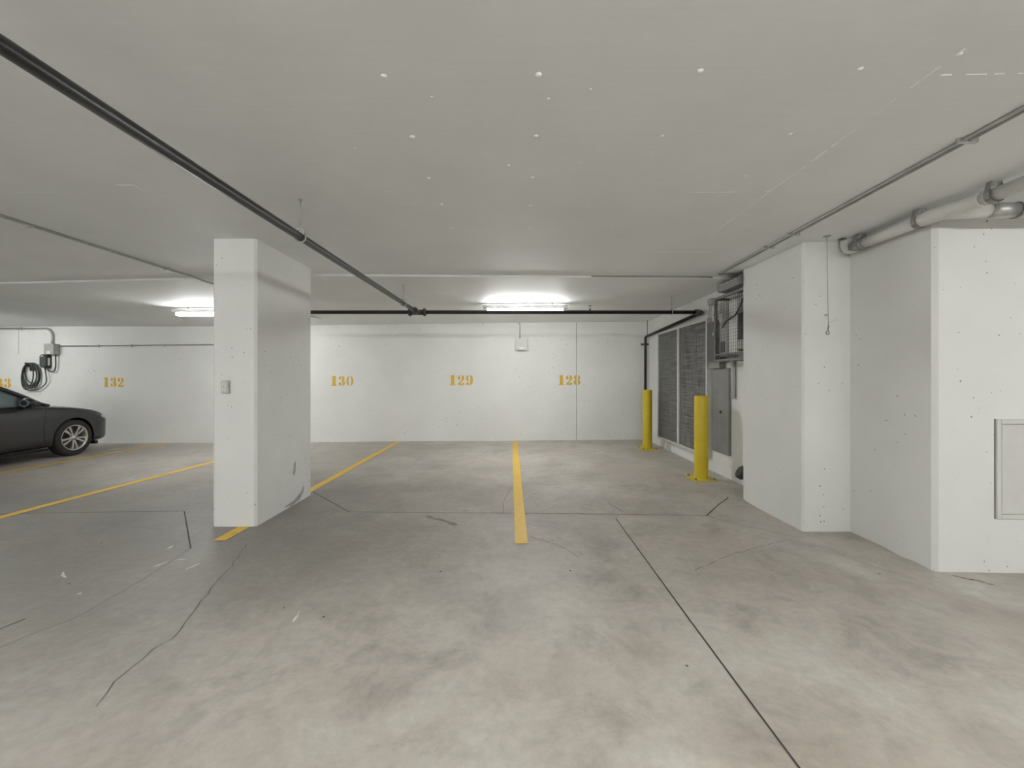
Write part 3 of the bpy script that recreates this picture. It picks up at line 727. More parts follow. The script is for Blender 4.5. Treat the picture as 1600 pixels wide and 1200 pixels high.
WB(MB().tube([(oc.x - 0.002, PYF - 0.034, oc.z), (oc.x - 0.002, PYF - 0.030, oc.z)], 0.003, 8), 'screw', 'fitting', ou)
# scrape marks at the foot of the pillar
def scrape(pts, mat='scuff_grey'):
    return MB().add([(PXR + 0.0012, y, z) for y, z in pts], [tuple(range(len(pts)))]).build('scrape', mat, pillar)
def PR(x, y): Y = F * PXR / (x - PX); return (Y, CAMZ + (PY - y) * Y / F)
scrape([PR(*p) for p in ((459, 725), (462, 720), (462, 735), (460, 743), (457, 741))])
scrape([PR(*p) for p in ((443, 793), (460, 781), (470, 768), (475, 757), (474, 769), (468, 781), (455, 791))])

# ---------------------------------------------------------------- bollards
def make_bollard():
    r = empty('bollard')
    m = MB(); m.lathe([(0.0875, 0.012), (0.0875, 1.105), (0.083, 1.118), (0.070, 1.124), (0.0, 1.126)], 40); m.build('post', 'bollard', r)
    m = MB(); m.lathe([(0.098, 0.012), (0.0875, 0.022)], 40); m.build('weld', 'bollard', r)
    MB().box((-0.155, -0.155, -0.004), (0.155, 0.155, 0.013), bev=0.003).build('base_plate', 'bollard', r)
    for sx in (-1, 1):
        for sy in (-1, 1):
            b = MB().lathe([(0.0, 0.012), (0.017, 0.012), (0.017, 0.028), (0.0, 0.028)], 6, Matrix.Translation((sx * 0.122, sy * 0.122, 0)), False).build('anchor_nut', 'steel_band', r)
            MB().tube([(sx * 0.122, sy * 0.122, 0.026), (sx * 0.122, sy * 0.122, 0.046)], 0.008, 8).build('stud', 'steel_band', b)
    return r
b1 = make_bollard(); b1.location = (2.600, 7.86, floor_z(2.6, 7.86)); b1.rotation_euler.z = 0.05
tag(b1, 'yellow steel bollard next to the black drop pipe in the corner', 'bollard', 'yellow bollards')
b2 = copy_tree(b1); b2.location = (2.575, 5.58, floor_z(2.575, 5.58)); b2.rotation_euler.z = -0.02
tag(b2, 'yellow steel bollard in front of the grey metal sheet and pilaster', 'bollard', 'yellow bollards')

# ---------------------------------------------------------------- intake grille on the side wall
GX = 2.885; GY0, GYM, GY1 = 6.05, 7.10, 8.09; GZ0, GZ1 = 0.20, 2.245
gr = tag(empty('intake_grille', (GX, 7.0, 0.0)), 'tall two-panel dusty grey air intake grille in a pale frame', 'grille')
fw = 0.035
for (ya, yb, za, zb) in ((GY0, GY0 + fw, GZ0, GZ1), (GY1 - fw, GY1, GZ0, GZ1), (GYM - fw, GYM + fw, GZ0 + fw, GZ1 - fw), (GY0 + fw, GY1 - fw, GZ0, GZ0 + fw), (GY0 + fw, GY1 - fw, GZ1 - fw, GZ1)):
    WB(MB().box((GX - 0.012, ya, za), (WX + 0.005, yb, zb)), 'frame_bar', 'frame_white', gr)
for (ya, yb, mt, hor) in ((GY0 + fw, GYM - fw, 'filter_b', False), (GYM + fw, GY1 - fw, 'filter_a', True)):
    pn = WB(MB().box((GX + 0.010, ya - 0.01, GZ0 + fw - 0.01), (GX + 0.03, yb + 0.01, GZ1 - fw + 0.01)), 'filter_screen', mt, gr)
    m = MB(); z = GZ0 + fw + 0.012
    while z < GZ1 - fw - 0.01:
        m.box((GX + 0.002, ya - 0.003, z), (GX + 0.011, yb + 0.003, z + (0.011 if hor else 0.006))); z += 0.030 if hor else 0.024
    if not hor:
        y = ya + 0.012
        while y < yb - 0.006:
            m.box((GX + 0.004, y, GZ0 + fw), (GX + 0.011, y + 0.005, GZ1 - fw)); y += 0.026
    tag(WB(m, 'louvre_wires', mt, gr), kind='stuff')
WB(MB().box((GX, 7.60, floor_z(GX, 7.6) - 0.01), (WX + 0.003, 7.65, GZ0 + 0.01)), 'support_leg', 'frame_white', gr)
WB(MB().box((GX, 6.3, floor_z(GX, 6.3) - 0.01), (WX + 0.003, 6.35, GZ0 + 0.01)), 'support_leg', 'frame_white', gr)

# ---------------------------------------------------------------- grey sheet, dark panel, small box on the side wall
ms = tag(empty('metal_sheet', (WX - 0.02, 5.8, 0.30)), 'grey metal access sheet on the side wall below the dark panel', 'metal panel')
WB(MB().box((WX - 0.030, 5.52, 0.32), (WX + 0.003, 6.00, 1.495), bev=0.004), 'sheet', 'sheet_grey', ms)
WB(MB().box((WX - 0.036, 5.52, 0.32), (WX - 0.029, 5.56, 1.495), bev=0.003), 'edge_fold', 'sheet_grey', ms)
WB(MB().lathe([(0, 0), (0.022, 0), (0.022, 0.012), (0, 0.012)], 14, Matrix.Translation((WX - 0.042, 5.74, 0.89)) @ Matrix.Rotation(math.pi / 2, 4, 'Y'), False), 'lock', 'dark_plastic', ms)
dp = tag(empty('control_panel', (2.9, 5.85, 1.58)), 'dark grey control panel on the side wall beside the wire cage', 'panel')
WB(MB().box((2.850, 5.63, 1.58), (WX + 0.003, 6.00, 2.16), bev=0.006), 'body', 'cage_grey', dp)
WB(MB().box((2.843, 5.64, 1.60), (2.852, 5.98, 2.14), bev=0.003), 'door', 'grey_plastic', dp)
WB(MB().box((2.834, 5.66, 1.80), (2.845, 5.69, 1.92), bev=0.003), 'handle', 'galv', dp)
WB(MB().box((2.86, 5.66, 1.50), (WX + 0.003, 5.98, 1.583)), 'trunking', 'sheet_grey', dp)
sb = tag(empty('junction_box', (2.9, 5.98, 2.42)), 'small grey box with two cables above the dark control panel', 'junction box')
WB(MB().box((2.87, 5.91, 2.42), (WX + 0.003, 6.03, 2.51), bev=0.006), 'body', 'box_grey', sb)
for yy in (5.94, 6.0):
    WB(MB().tube(catmull([Vector((2.90, yy, 2.43)), Vector((2.88, yy - 0.01, 2.33)), Vector((2.89, yy + 0.02, 2.25)), Vector((2.895, 5.95 + (yy - 5.97) * 0.5, 2.15))]), 0.007, 6), 'cable', 'box_grey', sb)
vp = tag(MB().tube([(WX - 0.03, 5.42, 1.10), (WX - 0.03, 5.42, 1.62)], 0.028, 12).build('conduit', 'painted_conduit'), 'short pale vertical conduit below the wire cage', 'conduit')

# ---------------------------------------------------------------- wire cage over the equipment
KX = 2.755; KY0, KY1 = 4.855, 5.60; KZ0, KZ1 = 1.575, 2.44
cg = tag(empty('wire_cage', (KX, 5.2, KZ0)), 'grey steel wire mesh cage on the side wall behind the pilaster', 'cage')
t = 0.034
def bar(a, b): WB(MB().box(a, b, bev=0.003), 'frame_bar', 'cage_grey', cg)
for y in (KY0, KY1 - t): bar((KX, y, KZ0), (KX + t, y + t, KZ1))
bar((KX - 0.001, KY0, KZ1 - t), (KX + t, KY1, KZ1)); bar((KX - 0.001, KY0, KZ0), (KX + t, KY1, KZ0 + t)); bar((KX, KY0, KZ0 + 0.085), (KX + t * 0.7, KY1, KZ0 + 0.105))
for y in (KY0, KY1 - t):
    for z in (KZ0, KZ1 - t): bar((KX + t - 0.002, y, z), (WX + 0.003, y + t, z + t))
bar((KX + t - 0.002, 5.2, KZ0), (WX + 0.003, 5.2 + t, KZ0 + t))
m = MB(); y = KY0 + 0.055
while y < KY1 - t: m.tube([(KX + 0.012, y, KZ0 + t * 0.5), (KX + 0.012, y, KZ1 - t * 0.5)], 0.0015, 5); y += 0.042
z = KZ0 + 0.06
while z < KZ1 - t: m.tube([(KX + 0.015, KY0 + 0.01, z), (KX + 0.015, KY1 - 0.01, z)], 0.0015, 5); z += 0.042
tag(WB(m, 'mesh_front', 'dark_plastic', cg), kind='stuff')
m = MB(); x = KX + 0.05
while x < WX: m.tube([(x, KY1 - 0.015, KZ0 + 0.02), (x, KY1 - 0.015, KZ1 - 0.02)], 0.0015, 5); x += 0.042
z = KZ0 + 0.06
while z < KZ1 - t: m.tube([(KX + 0.02, KY1 - 0.017, z), (WX, KY1 - 0.017, z)], 0.0015, 5); z += 0.042
tag(WB(m, 'mesh_end', 'dark_plastic', cg), kind='stuff')
for z in (1.93,): WB(MB().box((KX - 0.022, KY1 - 0.03, z), (KX + 0.004, KY1 - 0.005, z + 0.05), bev=0.003), 'latch', 'galv', cg)
WB(MB().box((KX + 0.01, 5.12, KZ0 - 0.055), (KX + 0.03, 5.15, KZ0 + 0.004)), 'bracket', 'cage_grey', cg)
# equipment behind the mesh
e1 = tag(empty('meter_box', (2.9, 5.42, 1.62)), 'mid grey equipment box behind the cage mesh with a small pale plate', 'electrical box')
WB(MB().box((2.806, 5.345, 1.64), (WX + 0.003, 5.56, 2.36), bev=0.005), 'body', 'box_grey', e1)
WB(MB().box((2.800, 5.47, 2.10), (2.808, 5.54, 2.22)), 'plate', 'white_plastic', e1)
WB(MB().box((2.800, 5.41, 1.70), (2.808, 5.51, 1.84)), 'plate', 'grey_plastic', e1)
e2 = tag(empty('electrical_cabinet', (2.9, 5.15, 1.66)), 'pale tall electrical cabinet behind the cage mesh', 'electrical box')
WB(MB().box((2.806, 5.115, 1.66), (WX + 0.003, 5.31, 2.35), bev=0.005), 'body', 'white_plastic', e2)
WB(MB().box((2.800, 5.125, 1.67), (2.808, 5.30, 2.34), bev=0.003), 'door', 'white_plastic', e2)
e3 = tag(empty('drive_unit', (2.9, 4.94, 1.66)), 'black ribbed control unit behind the cage mesh beside the pilaster', 'electrical box')
WB(MB().box((2.806, 4.91, 1.70), (WX + 0.003, 5.095, 2.16), bev=0.006), 'body', 'dark_plastic', e3)
for k in range(7): WB(MB().box((2.797, 4.92, 1.86 + k * 0.035), (2.808, 5.085, 1.872 + k * 0.035)), 'rib', 'dark_plastic', e3)
WB(MB().box((2.797, 4.915, 1.71), (2.808, 5.09, 1.83), bev=0.003), 'terminal_cover', 'box_grey', e3)
tag(MB().tube(catmull([Vector((2.803, 5.46, 2.03)), Vector((2.790, 5.37, 2.09)), Vector((2.788, 5.24, 2.12)), Vector((2.788, 5.12, 2.15)), Vector((2.792, 5.01, 2.25)), Vector((2.81, 4.96, 2.36)), Vector((2.85, 4.93, 2.455))]), 0.010, 8).build('flexible_conduit', 'grey_plastic'),
    'dark flexible conduit curving up behind the cage mesh', 'conduit')
# sloping hood light above the cage
hd = tag(empty('hood', (2.85, 5.2, 2.46)), 'sloping grey sheet metal hood above the wire cage', 'hood')
m = MB(); 
sec = [(2.70, 2.47), (2.66, 2.535), (2.74, 2.60), (2.95, 2.61), (2.95, 2.45)]
n = len(sec); vs = [(x, 4.86, z) for x, z in sec] + [(x, 5.30, z) for x, z in sec] + [(2.80 + (x - 2.80) * 0.55, 5.44, 2.50 + (z - 2.50) * 0.6) for x, z in sec]
fs = [tuple(range(n)), tuple(range(3 * n - 1, 2 * n - 1, -1))] + [(j * n + i, j * n + (i + 1) % n, (j + 1) * n + (i + 1) % n, (j + 1) * n + i) for j in range(2) for i in range(n)]
WB(m.add(vs, fs), 'shell', 'sheet_grey', hd)
WB(MB().tube([(2.66, 4.86, 2.537), (2.66, 5.30, 2.537), (2.722, 5.44, 2.523), (2.745, 5.44, 2.482)], 0.006, 6), 'rim', 'galv', hd)
# capped stub near the floor
st = tag(empty('drain_stub', (2.9, 4.98, 0.0)), 'dark round capped stub low on the side wall behind the pilaster', 'pipe')
ax = Vector((-0.75, 0.15, 0.45)).normalized(); b0 = Vector((2.96, 5.02, 0.12))
WB(MB().tube([b0, b0 + ax * 0.13], 0.066, 20), 'stub', 'box_grey', st)
WB(MB().tube([b0 + ax * 0.12, b0 + ax * 0.135, b0 + ax * 0.19, b0 + ax * 0.20], [0.066, 0.082, 0.082, 0.070], 20), 'cap', 'dark_plastic', st)

# ---------------------------------------------------------------- drain pipes at the right
DX = 3.085; DZ = 2.535; DR = 0.0445; DY = 2.86
dr = tag(empty('drain_pipe', (DX, 3.4, DZ)), 'white plastic drain pipe clamped under the ceiling along the recess wall', 'pipe')
WB(MB().tube(bend([(DX, 3.79, 2.66), (DX, 3.79, DZ - 0.005), (DX, 3.60, DZ)], 0.085, 8), DR + 0.004, 20), 'elbow', 'pvc', dr)
WB(MB().tube([(DX, 3.72, DZ), (DX, 3.585, DZ)], DR + 0.006, 20), 'rubber_coupling', 'steel_band', dr)
WB(MB().tube([(DX, 3.70, DZ), (DX, 3.02, DZ + 0.006)], DR, 20), 'pipe_run', 'pvc', dr)
WB(MB().tube(catmull([Vector((DX, 3.10, DZ + 0.005)), Vector((DX, 3.02, DZ + 0.006)), Vector((DX + 0.015, 2.94, DZ + 0.008)), Vector((DX + 0.045, 2.87, DZ + 0.010)), Vector((DX + 0.055, 2.80, DZ + 0.010)), Vector((DX + 0.055, 2.74, DZ + 0.010))]), DR + 0.006, 20), 'wye_bend', 'pvc', dr)
WB(MB().tube([(DX + 0.055, 2.78, DZ + 0.010), (DX + 0.062, 0.9, DZ + 0.02), (DX + 0.062, 0.7, DZ + 0.035), (DX + 0.062, 0.66, 2.66)], DR, 20), 'pipe_run', 'pvc', dr)
WB(MB().tube([(DX + 0.0, 2.93, DZ - 0.006), (DX + 0.26, 2.875, DZ - 0.012)], DR + 0.003, 20), 'wye_branch', 'pvc', dr)
WB(MB().tube([(DX + 0.24, 2.878, DZ - 0.012), (DX + 0.42, 2.865, DZ - 0.014)], DR + 0.007, 20), 'steel_coupling', 'galv', dr)
WB(MB().tube([(DX + 0.30, 2.87, DZ - 0.013), (4.6, 2.86, DZ - 0.02)], DR, 20), 'branch_run', 'pvc', dr)
WB(MB().tube([(DX + 0.415, 2.866, DZ - 0.014), (DX + 0.432, 2.865, DZ - 0.014)], DR + 0.012, 20), 'clamp_ring', 'steel_band', dr)
def pipe_hanger(x, y, z, along='y'):
    pts = []
    r = DR + 0.008
    hw = 0.016
    m = MB(); prof = []
    top = CZ + 0.003
    prof.append((-0.030, top - z))
    for k in range(13):
        a = math.radians(150 + 240 * k / 12); prof.append((r * math.cos(a), r * math.sin(a)))
    prof.append((0.030, top - z))
    vs = []
    for (u, v) in prof:
        for s in (-1, 1):
            for tt in (1.0, 1.07):
                q = (u * tt, v * tt if abs(v) < 0.07 else v)
                vs.append((x + q[0], y + s * hw, z + q[1]) if along == 'y' else (x + s * hw, y + q[0], z + q[1]))
    fs = []
    for i in range(len(prof) - 1):
        a, b = i * 4, (i + 1) * 4
        fs += [(a, a + 2, b + 2, b), (a + 1, b + 1, b + 3, a + 3), (a, b, b + 1, a + 1), (a + 2, a + 3, b + 3, b + 2)]
    h = WB(m.add(vs, fs), 'strap_hanger', 'steel_band', dr)
    WB(MB().tube([(x, y, z + r + 0.012), (x, y, CZ + 0.003)], 0.006, 8), 'rod', 'galv', h)
    WB(MB().tube([(x - 0.035, y, z + r + 0.012), (x + 0.035, y, z + r + 0.012)], 0.007, 8), 'bolt', 'galv', h)
pipe_hanger(DX, 3.64, DZ); pipe_hanger(DX, 3.115, DZ + 0.004); pipe_hanger(DX + 0.055, 2.68, DZ + 0.010)
# grey sleeve where the pipe meets the slab
WB(MB().box((DX - 0.085, 3.74, CZ - 0.010), (DX - 0.04, 3.79, CZ + 0.004)), 'slab_patch', 'cage_grey', dr)

# ---------------------------------------------------------------- hanging cord in front of the pilaster
hy = 3.70; hp = [P(1292, 372, hy), P(1292.5, 410, hy), P(1293.3, 450, hy), P(1294, 490, hy), P(1294.5, 508, hy)]; hp[0].z = CZ
hc = tag(empty('hanging_cord', (hp[-1].x, hy, hp[-1].z - 0.09)), 'thin dark cord with a ring and tag hanging in front of the pilaster', 'cord')
WB(MB().tube(catmull(hp), 0.0022, 6), 'cord', 'string', hc)
WB(MB().lathe([(0, 0), (0.03, 0), (0.03, 0.005), (0, 0.005)], 16, Matrix.Translation((hp[0].x, hy, CZ - 0.004)), False), 'ceiling_plate', 'box_grey', hc)
rc_ = P(1293.3, 520, hy)
WB(MB().tube([rc_ + Vector((0.013 * math.cos(a), 0, 0.015 * math.sin(a))) for a in [2 * math.pi * k / 18 for k in range(18)]], 0.0045, 8, closed=True), 'ring', 'steel_band', hc)
WB(MB().tube([hp[-1], rc_ + Vector((-0.004, 0, 0.013))], 0.003, 6), 'knot', 'string', hc)
WB(MB().tube([hp[-1] + Vector((0.004, 0, 0.0)), hp[-1] + Vector((0.002, 0, -0.03)), rc_ + Vector((0.005, 0, 0.013))], 0.002, 6), 'knot', 'string', hc)
tg = P(1290.5, 492, hy)
WB(MB().add([tg + Vector(p) for p in ((-0.018, 0, -0.010), (0.016, 0.004, -0.012), (0.020, 0.004, 0.012), (-0.010, 0, 0.006))] + [tg + Vector(p) + Vector((0, 0.002, 0)) for p in ((-0.018, 0, -0.010), (0.016, 0.004, -0.012), (0.020, 0.004, 0.012), (-0.010, 0, 0.006))],
   [(0, 1, 2, 3), (7, 6, 5, 4), (0, 4, 5, 1), (1, 5, 6, 2), (2, 6, 7, 3), (3, 7, 4, 0)]), 'tag', 'box_grey', hc)
a = P(1295, 505, hy); b = P(1311, 497, hy)
WB(MB().tube(catmull([a, a.lerp(b, 0.5) + Vector((0, 0, 0.008)), b]), 0.0018, 6), 'tail', 'box_light', hc)
WB(MB().tube(catmull([a, a.lerp(b, 0.5) + Vector((0, 0, -0.004)), P(1309, 500, hy)]), 0.0018, 6), 'tail', 'box_light', hc)

# ---------------------------------------------------------------- access panel on the right wall block
AY = 3.085
ax0 = P(1554.5, 655, AY).x; az1 = P(1554, 655, AY).z; az0 = P(1554, 810, AY).z; ax1 = ax0 + 0.78
ap = tag(empty('access_panel', ((ax0 + ax1) / 2, AY, az0)), 'painted metal access hatch in a frame low on the right wall block', 'access panel')
f = 0.034
for (xa, xb_, za, zb) in ((ax0, ax0 + f, az0, az1), (ax1 - f, ax1, az0, az1), (ax0 + f, ax1 - f, az1 - f, az1), (ax0 + f, ax1 - f, az0, az0 + f)):
    WB(MB().box((xa + 0.001, AY - 0.016, za), (xb_ - 0.001, AY + 0.003, zb), bev=0.002), 'frame_bar', 'panel_paint', ap)
WB(MB().box((ax0 + 0.004, AY - 0.004, az0 + 0.004), (ax1 - 0.004, AY + 0.003, az1 - 0.004)), 'backing', 'cage_grey', ap)
WB(MB().box((ax0 + f + 0.005, AY - 0.013, az0 + f + 0.003), (ax1 - f - 0.004, AY - 0.003, az1 - f - 0.005), bev=0.002), 'door', 'panel_paint', ap)
WB(MB().box((ax0 - 0.005, AY - 0.003, az0 - 0.003), (ax0 + 0.002, AY + 0.003, az1 + 0.003)), 'caulk_line', 'cage_grey', ap)
WB(MB().lathe([(0, 0), (0.012, 0), (0.012, 0.006), (0, 0.006)], 12, Matrix.Translation((ax1 - f - 0.05, AY - 0.012, (az0 + az1) / 2)) @ Matrix.Rotation(math.pi / 2, 4, 'X'), False), 'lock', 'galv', ap)

# ---------------------------------------------------------------- parked car (nose to the back wall)
CARX, CARY = -8.795, 7.50
car = tag(empty('car', (CARX, CARY, floor_z(CARX, CARY) + 0.002)), 'dark grey hatchback parked nose-in below the car charger', 'car')
W0 = 0.895
# y from the front axle: (y, half width, sill z, shoulder z, top-side z, centre top z)
ST = [(0.835, 0.40, 0.30, 0.46, 0.52, 0.54), (0.815, 0.58, 0.24, 0.52, 0.60, 0.62), (0.74, 0.74, 0.20, 0.58, 0.665, 0.69), (0.60, 0.825, 0.19, 0.64, 0.745, 0.775),
      (0.40, 0.872, 0.185, 0.68, 0.815, 0.85), (0.10, 0.893, 0.185, 0.71, 0.868, 0.905), (-0.20, 0.895, 0.185, 0.73, 0.905, 0.945), (-0.50, 0.893, 0.185, 0.745, 0.925, 0.965),
      (-0.9, 0.892, 0.18, 0.755, 0.930, 0.960), (-1.6, 0.892, 0.18, 0.77, 0.945, 0.96), (-2.2, 0.895, 0.18, 0.785, 0.965, 0.97), (-2.7, 0.893, 0.185, 0.80, 0.98, 0.99),
      (-3.1, 0.875, 0.20, 0.81, 0.985, 1.00), (-3.4, 0.82, 0.24, 0.81, 0.965, 0.98), (-3.54, 0.74, 0.30, 0.78, 0.92, 0.93), (-3.575, 0.60, 0.36, 0.74, 0.86, 0.87)]
def section(st):
    y, wd, zb, zs, zt, zc = st
    zm = zb + (zs - zb) * 0.45
    return [(0, zb), (wd * 0.80, zb), (wd * 0.965, zb + 0.03), (wd * 0.99, zb + 0.12), (wd * 0.985, zm), (wd, zs - 0.03), (wd * 0.995, zs + 0.02), (wd * 0.955, zt - 0.03), (wd * 0.90, zt), (wd * 0.55, zc - 0.01), (0, zc)]
def loft(stations, sec):
    rings = []
    for st in stations:
        h = sec(st); full = [(x, z) for x, z in h] + [(-x, z) for x, z in h[-2:0:-1]]
        rings.append([(x, st[0], z) for x, z in full])
    n = len(rings[0]); mb = MB()
    vs = [p for r in rings for p in r]
    fs = [(i * n + k, (i + 1) * n + k, (i + 1) * n + (k + 1) % n, i * n + (k + 1) % n) for i in range(len(rings) - 1) for k in range(n)]
    fs += [tuple(range(n)), tuple((len(rings) - 1) * n + k for k in range(n - 1, -1, -1))]
    return mb.add(vs, fs, True)
body = loft(ST, section).build('body', 'car_paint', car)
sub = body.modifiers.new('sub', 'SUBSURF'); sub.levels = 2; sub.render_levels = 2
cutters = []
for y in (0.0, -2.70):
    m = MB(); m.lathe([(0, 0.0), (0.362, 0.0), (0.362, 0.40), (0, 0.40)], 40, Matrix.Translation((0.62, y, 0.325)) @ Matrix.Rotation(math.pi / 2, 4, 'Y'), False)
    cutters.append(m.build('cutter', 'car_trim', car))
    m = MB(); m.lathe([(0, 0.0), (0.362, 0.0), (0.362, 0.40), (0, 0.40)], 40, Matrix.Translation((-1.02, y, 0.325)) @ Matrix.Rotation(math.pi / 2, 4, 'Y'), False)
    cutters.append(m.build('cutter', 'car_trim', car))
for c in cutters:
    bo = body.modifiers.new('cut', 'BOOLEAN'); bo.operation = 'DIFFERENCE'; bo.object = c; bo.solver = 'EXACT'
bpy.context.view_layer.update()
dg = bpy.context.evaluated_depsgraph_get()
newme = bpy.data.meshes.new_from_object(body.evaluated_get(dg)); newme.name = 'body'
body.modifiers.clear(); body.data = newme
newme.materials.clear(); newme.materials.append(MATS['car_paint'])
for p in newme.polygons: p.use_smooth = True; p.material_index = 0
newme.set_sharp_from_angle(angle=math.radians(40))
for c in cutters: bpy.data.objects.remove(c)
bvh = BVHTree.FromPolygons([v.co.copy() for v in newme.vertices], [tuple(p.vertices) for p in newme.polygons])
def side(y, z, s=1):
    h = bvh.ray_cast(Vector((s * 2, y, z)), Vector((-s, 0, 0)))
    return h[0].x if h[0] else s * W0 * 0.9
def seam(pts, s, r=0.006, name='panel_gap', mat='car_trim'):
    dense = []
    for a, b in zip(pts, pts[1:]):
        for k in range(8): t = k / 8; dense.append((a[0] + (b[0] - a[0]) * t, a[1] + (b[1] - a[1]) * t))
    dense.append(pts[-1])
    MB().tube([(side(y, z, s) - s * 0.001, y, z) for y, z in dense], r, 6).build(name, mat, car)
for s in (1, -1):
    seam([(-0.44, 0.86), (-0.49, 0.76), (-0.50, 0.50), (-0.47, 0.24)], s)
    seam([(-1.45, 0.90), (-1.47, 0.60), (-1.45, 0.24)], s)
    seam([(-2.32, 0.90), (-2.36, 0.66), (-2.22, 0.44)], s)
    seam([(-0.47, 0.24), (-1.45, 0.235), (-2.18, 0.24)], s)
    seam([(0.62, 0.60), (0.46, 0.52), (0.40, 0.40)], s)
    seam([(-0.40, 0.865), (0.0, 0.84), (0.35, 0.795), (0.58, 0.72)], s, 0.003)
    # wheel arch liner
    for y in (0.0, -2.70):
        m = MB(); seg = 24; vs = []
        for xx in (s * 0.60, s * 0.80):
            for k in range(seg + 1):
                a = math.radians(-12 + 204 * k / seg); vs.append((xx, y + 0.361 * math.cos(a), 0.325 + 0.361 * math.sin(a)))
        m.add(vs, [(k, k + 1, seg + 2 + k, seg + 1 + k) for k in range(seg)], True)
        m.add([(s * 0.60, y + 0.361 * math.cos(math.radians(-12 + 204 * k / seg)), 0.325 + 0.361 * math.sin(math.radians(-12 + 204 * k / seg))) for k in range(seg + 1)], [tuple(range(seg + 1))])
        m.build('arch_liner', 'car_trim', car)
    # rocker trim, headlamp, tail lamp, door handle
    MB().add([(s * 0.80, -0.42, 0.20), (s * 0.885, -0.42, 0.205), (s * 0.885, -2.28, 0.205), (s * 0.80, -2.28, 0.20), (s * 0.82, -0.42, 0.155), (s * 0.865, -0.42, 0.155), (s * 0.865, -2.28, 0.155), (s * 0.82, -2.28, 0.155)],
             [(0, 1, 2, 3), (4, 7, 6, 5), (0, 4, 5, 1), (1, 5, 6, 2), (2, 6, 7, 3), (3, 7, 4, 0)]).build('rocker_trim', 'car_trim', car)
    def patch(yz, name, mat, off=0.006):
        # quad patch in (y,z) pulled onto the body side; yz = four corners
        n = 6; vs = []
        for i in range(n + 1):
            for j in range(n + 1):
                u, v = i / n, j / n
                y = (yz[0][0] * (1 - u) + yz[1][0] * u) * (1 - v) + (yz[3][0] * (1 - u) + yz[2][0] * u) * v
                z = (yz[0][1] * (1 - u) + yz[1][1] * u) * (1 - v) + (yz[3][1] * (1 - u) + yz[2][1] * u) * v
                e = 1.0 if 0 < i < n and 0 < j < n else -0.5
                vs.append((side(y, z, s) + s * off * e, y, z))
        return MB().add(vs, [(i * (n + 1) + j, (i + 1) * (n + 1) + j, (i + 1) * (n + 1) + j + 1, i * (n + 1) + j + 1) for i in range(n) for j in range(n)], True).build(name, mat, car)
    patch([(0.50, 0.672), (0.785, 0.545), (0.785, 0.605), (0.56, 0.722)], 'headlamp', 'headlamp')
    patch([(-3.20, 0.80), (-3.50, 0.78), (-3.48, 0.90), (-3.22, 0.90)], 'tail_lamp', 'tail_red')
    for y in (-1.30, -2.15):
        xx = side(y, 0.80, s)
        MB().box((min(xx, xx + s * 0.035), y - 0.10, 0.79), (max(xx, xx + s * 0.035), y + 0.10, 0.82), bev=0.008).build('door_handle', 'car_paint', car)
# greenhouse
GS = [(-0.40, 0.74, 0.935, 0.68, 0.955), (-0.62, 0.80, 0.925, 0.70, 1.075), (-1.00, 0.825, 0.925, 0.645, 1.275), (-1.36, 0.83, 0.93, 0.60, 1.405), (-1.80, 0.835, 0.94, 0.585, 1.445), (-2.40, 0.835, 0.955, 0.575, 1.425),
      (-2.85, 0.82, 0.97, 0.575, 1.36), (-3.15, 0.79, 0.975, 0.58, 1.22), (-3.42, 0.72, 0.955, 0.60, 0.985)]
def gsec(st):
    y, wb, zb, wt, zt = st; k = zt - zb
    return [(0, zb - 0.05), (wb, zb - 0.05), (wb, zb), (wb + (wt - wb) * 0.45, zb + k * 0.5), (wt, zt - k * 0.04), (wt * 0.9, zt + k * 0.01), (wt * 0.5, zt + 0.018 * min(1, k * 3)), (0, zt + 0.025 * min(1, k * 3))]
gl = loft(GS, gsec).build('windows', 'car_glass', car)
sm_ = gl.modifiers.new('sub', 'SUBSURF'); sm_.levels = 1; sm_.render_levels = 2
def gpt(i, k, s, out=0.004):
    y = GS[i][0]; x, z = gsec(GS[i])[k]; return Vector((s * (x + out), y, z + out))
